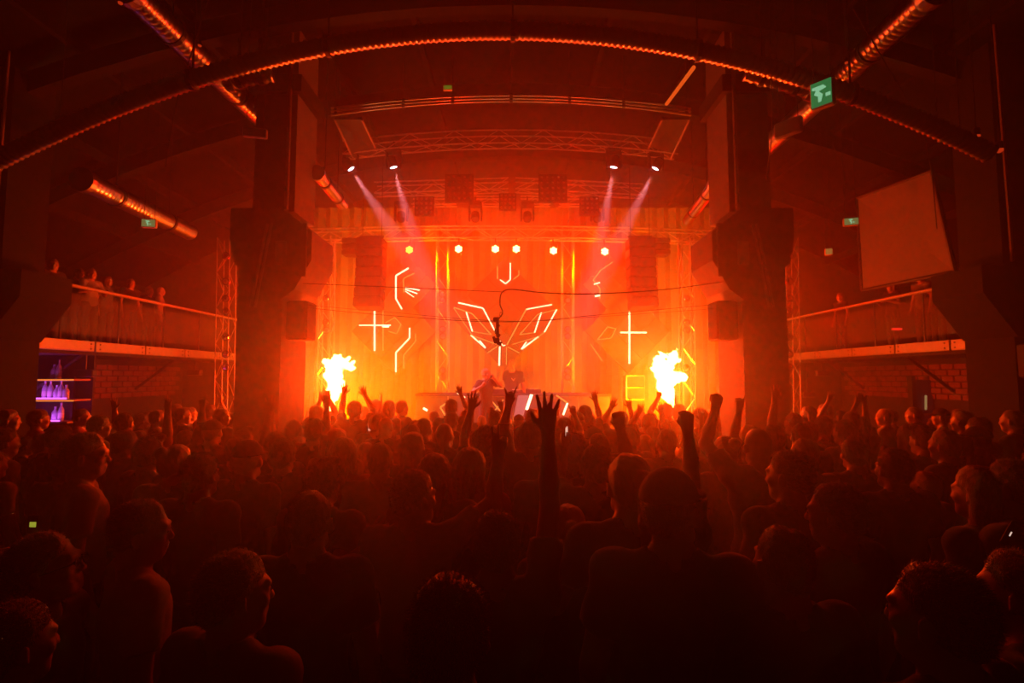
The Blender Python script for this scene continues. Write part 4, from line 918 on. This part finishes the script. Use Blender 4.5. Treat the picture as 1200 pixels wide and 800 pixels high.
def custom(hx, ytop, Y, hair, hc, cloth, label, yaw=0, hands=(), fine=.010, hyaw=0, pitch=0, heavy=1.0, skin=SKIN, group=None, base=0.0, long_sleeve=False, eyes=False, s=None, phone=None):
    p = at(hx, ytop, Y); top = {'bald': 1.782, 'cap': 1.80, 'quiff': 1.81, 'curly': 1.815, 'long': 1.80}.get(hair, 1.795)
    if s is None: s = (p.z-base)/top
    s0 = s; s = min(max(s, .86), 1.12); z = base
    if abs(s0-s) > .01 : print('SCALE', label, round(s0, 3))
    hx_ = .012*s; cx = p.x+hx_*math.sin(yaw); cy_ = p.y-hx_*math.cos(yaw)
    kw = {}
    for (side, px, py, dy, kind) in hands:
        w_ = at(px, py, Y+dy); q = (w_-Vector((cx, cy_, z)))/s; q = Matrix.Rotation(-yaw, 3, 'Z') @ q
        if side > 0: kw['R_'] = tuple(q); kw['hR'] = kind
        else: kw['L_'] = tuple(q); kw['hL'] = kind
    B = make_body(fine=fine, yaw=hyaw, pitch=pitch, heavy=heavy, long_sleeve=long_sleeve, **kw)
    t = put_person(B, cx, cy_, z, s, yaw, hair, hc, cloth, label, group, skin, shoes=True, eyes=eyes)
    if phone:
        side = phone[0]; wpos = world(t, B['J'][side][2]); n, d = B['hn'][side]; n = Matrix.Rotation(yaw, 3, 'Z') @ Vector(n); d = Matrix.Rotation(yaw, 3, 'Z') @ Vector(d)
        c = wpos+d*.115*s+n*.03*s; ph = thing('phone', phone[1], 'phone', c, 0); ph.rotation_euler = (-.15, R(90) if phone[2] else 0, 1.2 if phone[2] else .1)
        link('phone_body', PHB, ph); link('phone_display', PHS, ph)
    return t
o_, f_, pt, hn_, two, rl = 'open', 'fist', 'point', 'horns', 'two', 'relax'
# -- the nearest people, one by one
custom(527, 667, 1.23, 'short', 'dark', 'black', 'nearest head of all, short dark hair seen from behind with both ears', fine=.007, skin=SKIN)
custom(280, 642, 1.62, 'short', 'dark', 'white', 'man in pale T-shirt, face turned aside, directly beside the nearest head', yaw=R(-22), hyaw=R(-28), fine=.007, eyes=True)
custom(365, 570, 2.15, 'buzz', 'dark', 'black', 'broad man in black T-shirt with close-cropped hair, back turned, one row before the pale-shirted man', heavy=1.08, fine=.008)
custom(380, 535, 2.95, 'quiff', 'brown', 'black', 'man with brushed-up quiff holding one open hand at chest height', yaw=R(-10), hands=[(1, 432, 640, -.35, rl)], fine=.008)
custom(487, 548, 2.55, 'short', 'dark', 'white', 'man in pale T-shirt stretching his arm out and up with two fingers raised', yaw=R(-8), hyaw=R(-40), hands=[(1, 584, 536, .02, two)], fine=.008, eyes=True)
custom(582, 594, 2.0, 'short', 'dark', 'black', 'person in black whose open hand with spread fingers stands tallest against the stage', hands=[(1, 642, 507, .1, o_)], fine=.0065)
custom(666, 588, 2.5, 'ponytail', 'blond', 'black', 'blond-haired woman with parted ponytail, just beside the tallest open hand')
custom(785, 543, 1.85, 'cap', 'dark', 'black', 'big man in black T-shirt wearing a black peaked cap', yaw=R(-12), hyaw=R(-30), heavy=1.12, fine=.008)
custom(922, 525, 2.75, 'short', 'dark', 'black', 'man in dark T-shirt with stubbled profile turned towards the stage centre', yaw=R(12), hyaw=R(28), fine=.008, eyes=True)
custom(915, 610, 1.75, 'buzz', 'dark', 'black', 'close-cropped man in dark T-shirt seen from behind, rim-lit along his neck', yaw=R(8), fine=.007)
custom(975, 563, 2.25, 'short', 'dark', 'black', 'dark-haired man just behind the rim-lit cropped man, cheek lit red', yaw=R(20), hyaw=R(30), fine=.008, eyes=True)
custom(887, 500, 3.6, 'bald', 'dark', 'grey', 'bald man in grey T-shirt punching a clenched fist high', hands=[(-1, 838, 480, .1, f_)], heavy=1.1, fine=.008)
custom(1092, 655, 1.35, 'short', 'brown', 'black', 'large lone head with side-lit brown hair, nearest in the dark beyond the cropped man', yaw=R(20), hyaw=R(15), fine=.007, eyes=True)
custom(104, 505, 3.15, 'short', 'dark', 'white', 'tall man in pale T-shirt with lit profile, standing in front of the bar', yaw=R(-50), hyaw=R(-15), fine=.008, eyes=True)
custom(60, 620, 1.85, 'short', 'dark', 'black', 'man with glasses tipping his red-lit face up towards the stage', yaw=R(-70), pitch=R(12), fine=.007, eyes=True)
custom(170, 583, 2.15, 'short', 'brown', 'white', 'man in pale sleeveless top with chin and nose lit, behind the man with glasses', yaw=R(-45), hyaw=R(-20), fine=.008, eyes=True)
custom(697, 519, 3.2, 'short', 'dark', 'black', 'dark-haired man in black raising one fist and a phone', hands=[(1, 727, 503, .0, f_), (-1, 662, 522, .45, 'phone')], fine=.008, phone=(-1, 'small lit phone held sideways beside the tallest open hand', True))
custom(775, 556, 2.7, 'bald', 'dark', 'black', 'bald person half hidden behind the peaked cap, raising a fist straight up', hands=[(1, 806, 505, .0, f_)], fine=.008)
custom(1045, 523, 3.3, 'short', 'dark', 'black', 'dark silhouette with smooth round head midway between bald man and pillar by the doorway', yaw=R(5))
custom(1143, 543, 2.6, 'long', 'brown', 'black', 'long-haired woman in the dark in front of the blue doorway', yaw=R(25), eyes=True)
custom(1182, 535, 2.5, 'short', 'dark', 'black', 'man at the very edge of the crowd nearest the blue doorway', yaw=R(30), eyes=True)
custom(1190, 640, 1.6, 'short', 'dark', 'black', 'man in the dark corner with a glint beside his cheek', yaw=R(35))
custom(8, 640, 1.9, 'long', 'dark', 'black', 'long-haired woman in the dark corner below the bar shelves', yaw=R(-40))
custom(22, 700, 1.5, 'short', 'dark', 'navy', 'short person in the darkest bottom corner on the bar side', yaw=R(-30))
# -- people with raised arms further in
custom(905, 497, 4.6, 'short', 'brown', 'black', 'person behind the bald man pointing one finger up', hands=[(-1, 866, 480, .1, pt)], fine=.009)
custom(938, 494, 4.9, 'short', 'dark', 'black', 'person raising a long bare arm in front of the pillar away from the bar', hands=[(-1, 908, 470, .1, o_)], fine=.009)
custom(985, 480, 7.3, 'short', 'dark', 'black', 'person with one thin arm straight up under the balcony opposite the bar', hands=[(-1, 971, 470, .1, o_)])
custom(1008, 487, 6.6, 'long', 'dark', 'grey', 'woman with both arms straight up under the balcony opposite the bar', hands=[(-1, 1004, 473, .1, rl), (1, 1013, 473, .1, rl)])
custom(685, 474, 7.0, 'short', 'brown', 'black', 'person waving a spread hand between the desk and the flame away from the bar', hands=[(1, 698, 470, .1, o_)])
custom(661, 488, 6.0, 'short', 'dark', 'black', 'person pointing one finger up behind the tallest open hand', hands=[(1, 673, 486, .1, pt)])
custom(622, 491, 4.3, 'short', 'dark', 'black', 'person in long sleeves making a horns sign with two fingers in front of the desk', hands=[(-1, 596, 474, .1, hn_)], fine=.008, long_sleeve=True, heavy=1.1)
custom(570, 498, 4.35, 'curly', 'dark', 'black', 'curly-haired person with a bent open hand raised below the performer', hands=[(-1, 552, 480, .1, rl)], fine=.008)
custom(529, 467, 8.0, 'short', 'dark', 'black', 'person in front of the desk with a slim arm and open hand raised', hands=[(1, 540, 462, .1, o_)])
custom(580, 480, 7.0, 'short', 'dark', 'black', 'person pointing up in front of the desk beside the horns sign', hands=[(1, 588, 478, .1, pt)])
custom(781, 472, 8.0, 'short', 'dark', 'black', 'person raising a fist against the flame away from the bar', hands=[(-1, 771, 467, .1, f_)])
custom(760, 484, 6.8, 'short', 'dark', 'black', 'person holding both hands up beside the head near the flame away from the bar', hands=[(-1, 748, 484, .1, rl), (1, 775, 484, .1, rl)])
custom(728, 480, 6.9, 'bun', 'brown', 'black', 'woman with hair bun forming a ring with both hands above her head', hands=[(-1, 716, 478, .1, rl), (1, 738, 478, .1, rl)])
custom(371, 474, 7.6, 'short', 'dark', 'black', 'person stretching both hands before the flame nearer the bar', hands=[(1, 385, 466, .1, pt), (-1, 375, 470, .2, rl)])
custom(416, 469, 7.4, 'short', 'dark', 'black', 'person with an open hand high beside the flame nearer the bar', hands=[(-1, 403, 462, .1, o_), (1, 428, 464, .1, rl)])
custom(441, 484, 6.6, 'short', 'brown', 'black', 'person filming the show with an upright bright phone', hands=[(-1, 430, 512, .35, 'phone')], phone=(-1, 'bright upright phone filming the stage near the flame by the bar', False))
custom(325, 505, 4.6, 'short', 'dark', 'black', 'person holding an open hand up in front of the pillar nearer the bar', hands=[(-1, 315, 484, .1, o_)], fine=.009)
custom(250, 490, 5.4, 'cap', 'dark', 'black', 'person in dark cap pointing up with a black-sleeved arm, beside the bar-side pillar', hands=[(-1, 237, 478, .1, pt)], fine=.009, long_sleeve=True)
custom(247, 473, 8.6, 'short', 'dark', 'red', 'person far under the balcony pointing stagewards beside the pillar nearer the bar', hands=[(1, 259, 471, .3, pt)])
custom(147, 483, 6.4, 'short', 'dark', 'black', 'person raising one dark arm under the bar-side balcony', hands=[(-1, 134, 479, .1, o_)])
custom(596, 500, 4.0, 'short', 'brown', 'black', 'person standing right under the horns sign', fine=.010) if False else None

# -- everybody else: bodies shared, clothes and hair mixed
LIB = [make_body(fine=.013), make_body(fine=.013, yaw=R(18)), make_body(fine=.013, yaw=R(-20), heavy=1.08), make_body(R_=(.16, .28, 1.25), L_=(-.16, .28, 1.25), hR=rl, hL=rl, fine=.013), make_body(R_=(.25, .2, 1.92), hR=o_, fine=.012), make_body(L_=(-.28, .12, 1.9), hL=f_, fine=.012, heavy=.95), make_body(R_=(.2, .3, 1.7), hR=pt, fine=.012), make_body(fine=.013, heavy=.88)]
seen = [(521,494),(529,482),(551,524),(509,531),(484,506),(471,469),(497,489),(622,478),(696,500),(702,506),(672,507),(646,515),(677,482),(737,530),(781,501),(795,473),(820,478),(737,497),(930,483),(947,492),(964,487),(942,512),(441,468),(456,469),(345,491),(369,490),(395,501),(402,512),(452,487),(446,517),(482,495),(332,513),(207,473),(215,477),(260,478),(207,520),(10,479),(46,479),(96,478),(71,497),(147,502),(175,511),(185,479),(117,486),(5,501),(947,476),(966,473),(997,482),(989,492),(1001,511),(1036,478),(1070,476),(1102,478),(1128,480),(1146,488),(1186,479),(1065,497),(1082,498),(1145,499),(1107,502),(290,515),(235,530),(850,510),(1030,565),(1090,570),(720,560),(1000,600)]
rr = random.Random(3); auto = []
def free(x, y, d=.42): return all((x-a)**2+(y-b)**2 > d*d for a, b in PEOPLE+[(q[0], q[1]) for q in auto])
def blocked(x, y):
    if 2.55 < abs(x) < 3.98 and 6.45 < y < 8.15: return True
    if x > 5.0 and 6.0 < y < 7.3: return True
    if x < -6.2 and 6.2 < y < 9.0: return True
    return abs(x) > 8.3 or y > 9.35
for px, py in seen:
    Y = 276/(py-442)*rr.uniform(.97, 1.0); Y = min(Y, 9.0); p = at(px, py, Y)
    for k in range(12):
        if free(p.x, p.y, .36) and not blocked(p.x, p.y): break
        Y *= .975; p = at(px, py, Y)
    if blocked(p.x, p.y) or not free(p.x, p.y, .3): continue
    auto.append((p.x, p.y, min(max(p.z/1.79, .88), 1.08)))
yy = 9.2; row = 0
while yy > 2.9:
    half = min(yy*1.02+.4, 8.4); n = int(half*2/.62)
    for i in range(n):
        x = -half+(i+.5)*2*half/n+rr.uniform(-.1, .1)+(.15 if row % 2 else -.15); y = yy+rr.uniform(-.12, .12)
        if yy < 4.3 and (abs(x)/yy < .5 or rr.random() < .35): continue
        if free(x, y) and not blocked(x, y): auto.append((x, y, rr.uniform(.88, .96)))
    yy -= .56; row += 1
auto = auto[:252]
rows = {}
for a in auto: rows.setdefault(int((9.4-a[1])/.56), []).append(a)
ALB = {'bald': 'bald-headed', 'short': 'short-haired', 'buzz': 'crop-haired', 'long': 'long-haired', 'bun': 'bun-haired', 'ponytail': 'ponytailed', 'curly': 'curly-haired', 'cap': 'capped', 'quiff': 'quiffed'}
for rk in sorted(rows):
    for i, (x, y, s) in enumerate(sorted(rows[rk])):
        hair = rr.choices(['short', 'buzz', 'long', 'ponytail', 'bun', 'curly', 'cap', 'quiff', 'bald'], [36, 16, 16, 7, 5, 4, 6, 7, 3])[0]; hc = rr.choices(['dark', 'brown', 'blond'], [6, 3, 1.6])[0]; cl_ = rr.choices(['black', 'grey', 'white', 'red', 'navy'], [60, 16, 9, 5, 10])[0]
        b = rr.choices(range(8), [26, 18, 18, 10, 3 if y > 3.4 else 0, 3 if y > 3.4 else 0, 3 if y > 3.4 else 0, 16])[0]
        yaw = math.atan2(x*.55, 10.5-y)+rr.uniform(-.25, .25)
        put_person(LIB[b], x, y, 0, s, yaw, hair, hc, cl_, f'{ALB[hair]} dancer in {cl_} top, {num(i)} from the bar, {num(rk)} row from the stage', f'{num(rk)} row of dancers from the stage', SKIN if rr.random() < .85 else SKIN2)
# -- performers
t = custom(600, 420, 11.65, 'buzz', 'brown', 'black', 'shaven-headed performer behind the desk, small white mark on his black shirt', yaw=PI, hands=[(-1, 592, 447, -.25, rl), (1, 590, 434, -.15, rl)] if False else [(1, 588, 437, -.2, rl)], base=DECK, eyes=True, fine=.009)
wm = MB().prism([(-.05, .03), (-.035, .03), (0, -.01), (.035, .03), (.05, .03), (0, -.035)], .128, .134); link('chest_mark', wm.mesh('chest_mark', mat('mark_white', (.7, .7, .7), .6)), t, Matrix.Translation((-.03, 0, 1.33)))
t = custom(570, 431, 10.45, 'short', 'blond', 'black', 'fair-haired performer in black holding a microphone in front of the desk', yaw=R(-140), hyaw=R(20), hands=[(1, 565, 452, -.2, f_), (-1, 578, 443, -.12, f_)], base=DECK, eyes=True, fine=.009)
mp = at(575, 442, 10.25); mc = thing('microphone', 'black handheld microphone held to the fair-haired performer\'s mouth', 'microphone', mp, 0); mc.rotation_euler = (0, R(35), 0)
MB().lathe([(.012, -.12), (.015, -.02), (.018, 0)], (0, 0, 0), 10).build('handle', BLACKP, mc); MB().lathe([(.018, 0), (.026, .015), (.024, .04), (.01, .052)], (0, 0, 0), 12).build('grille', GRILLE, mc)
# -- people on the balconies
BL = [(62, 313, 'dark', 'black', 'short', 'nearest the photographer'), (93, 314, 'dark', 'black', 'short', 'second from the photographer'), (107, 325, 'dark', 'white', 'short', 'third from the photographer, in pale shirt'), (126, 331, 'dark', 'grey', 'long', 'fourth from the photographer'), (153, 337, 'dark', 'black', 'short', 'fifth from the photographer'), (175, 339, 'brown', 'black', 'short', 'sixth from the photographer'), (188, 345, 'brown', 'white', 'bald', 'in pale clothes nearest the stage')]
for i, (px, py, hc, cl_, hr, ph) in enumerate(BL):
    X_ = -7.42-(.25 if i % 2 else 0); p = atx(px, py, X_); s = min(max((p.z-2.84)/1.79, .74), 1.0)
    put_person(LIB[(3, 0, 3, 1, 2, 0, 7)[i]], p.x, p.y, 2.84, s, R(-100 if i != 6 else -60), hr, hc, cl_, f'onlooker leaning at the bar-side balcony rail, {ph}', 'onlookers on the bar-side balcony', eyes=True)
for i, (px, py, hc, cl_, hr, ph) in enumerate([(985, 352, 'dark', 'black', 'short', 'nearest the stage'), (1045, 348, 'dark', 'black', 'long', 'in the middle'), (1080, 344, 'dark', 'grey', 'short', 'next to the one beside the pillar'), (1097, 333, 'brown', 'red', 'short', 'beside the dark pillar')]):
    X_ = 7.45+(.2 if i % 2 else 0); p = atx(px, py, X_); s = min(max((p.z-2.84)/1.79, .74), 1.0)
    put_person(LIB[(0, 3, 1, 3)[i]], p.x, p.y, 2.84, s, R(95), hr, hc, cl_, f'onlooker at the balcony rail opposite the bar, {ph}', 'onlookers on the balcony opposite the bar', eyes=True)
# glasses of the man looking up, badge and glint
def place_on_face(t_label, fn):
    t = next(o for o in bpy.data.objects if o.get('label') == t_label); return fn(t)
def glasses(t):
    m = MB(); Rm = rz_(0) @ rx_(R(12))
    for s in (-1, 1): m.tube([tuple(HC+Rm @ np.array((s*.031+.022*math.cos(a), .102, .006+.017*math.sin(a)))) for a in np.linspace(0, 2*PI, 13)], .0022, 5, False); m.tube([tuple(HC+Rm @ np.array(p)) for p in ((s*.053, .1, .01), (s*.08, .06, .01), (s*.084, -.01, .005))], .0022, 5)
    m.tube([tuple(HC+Rm @ np.array(p)) for p in ((-.009, .104, .01), (.009, .104, .01))], .0022, 5)
    link('glasses', m.mesh('glasses', STEELD), t)
place_on_face('man with glasses tipping his red-lit face up towards the stage', glasses)
t = thing('phone', 'small yellow-green badge with an added glow in the dark below the bar', 'phone', at(39, 614, 2.3)); t.rotation_euler = (.2, .1, .3); t.scale = (.6, .6, .6)
link('phone_body', PHB, t); MB().box((-.02, -.0062, -.02), (.02, -.0055, .02)).build('phone_display', emit('yellow_badge_glow', (.55, .6, .05), .5), t)  # badge built on a phone body, its yellow face made to glow
t = thing('phone', 'tiny white glint made as a glowing phone in the dark corner below the blue doorway', 'phone', at(1183, 625, 1.9)); t.rotation_euler = (.2, .5, .3); t.scale = (.6, .6, .6)
link('phone_body', PHB, t); MB().box((-.006, -.0062, -.014), (.006, -.0055, .014)).build('phone_display', E_WHITE, t)  # glint drawn as a small glowing face
print('PEOPLE', len(PEOPLE), 'tris', sum(len(m.polygons)*2 for m in bpy.data.meshes))
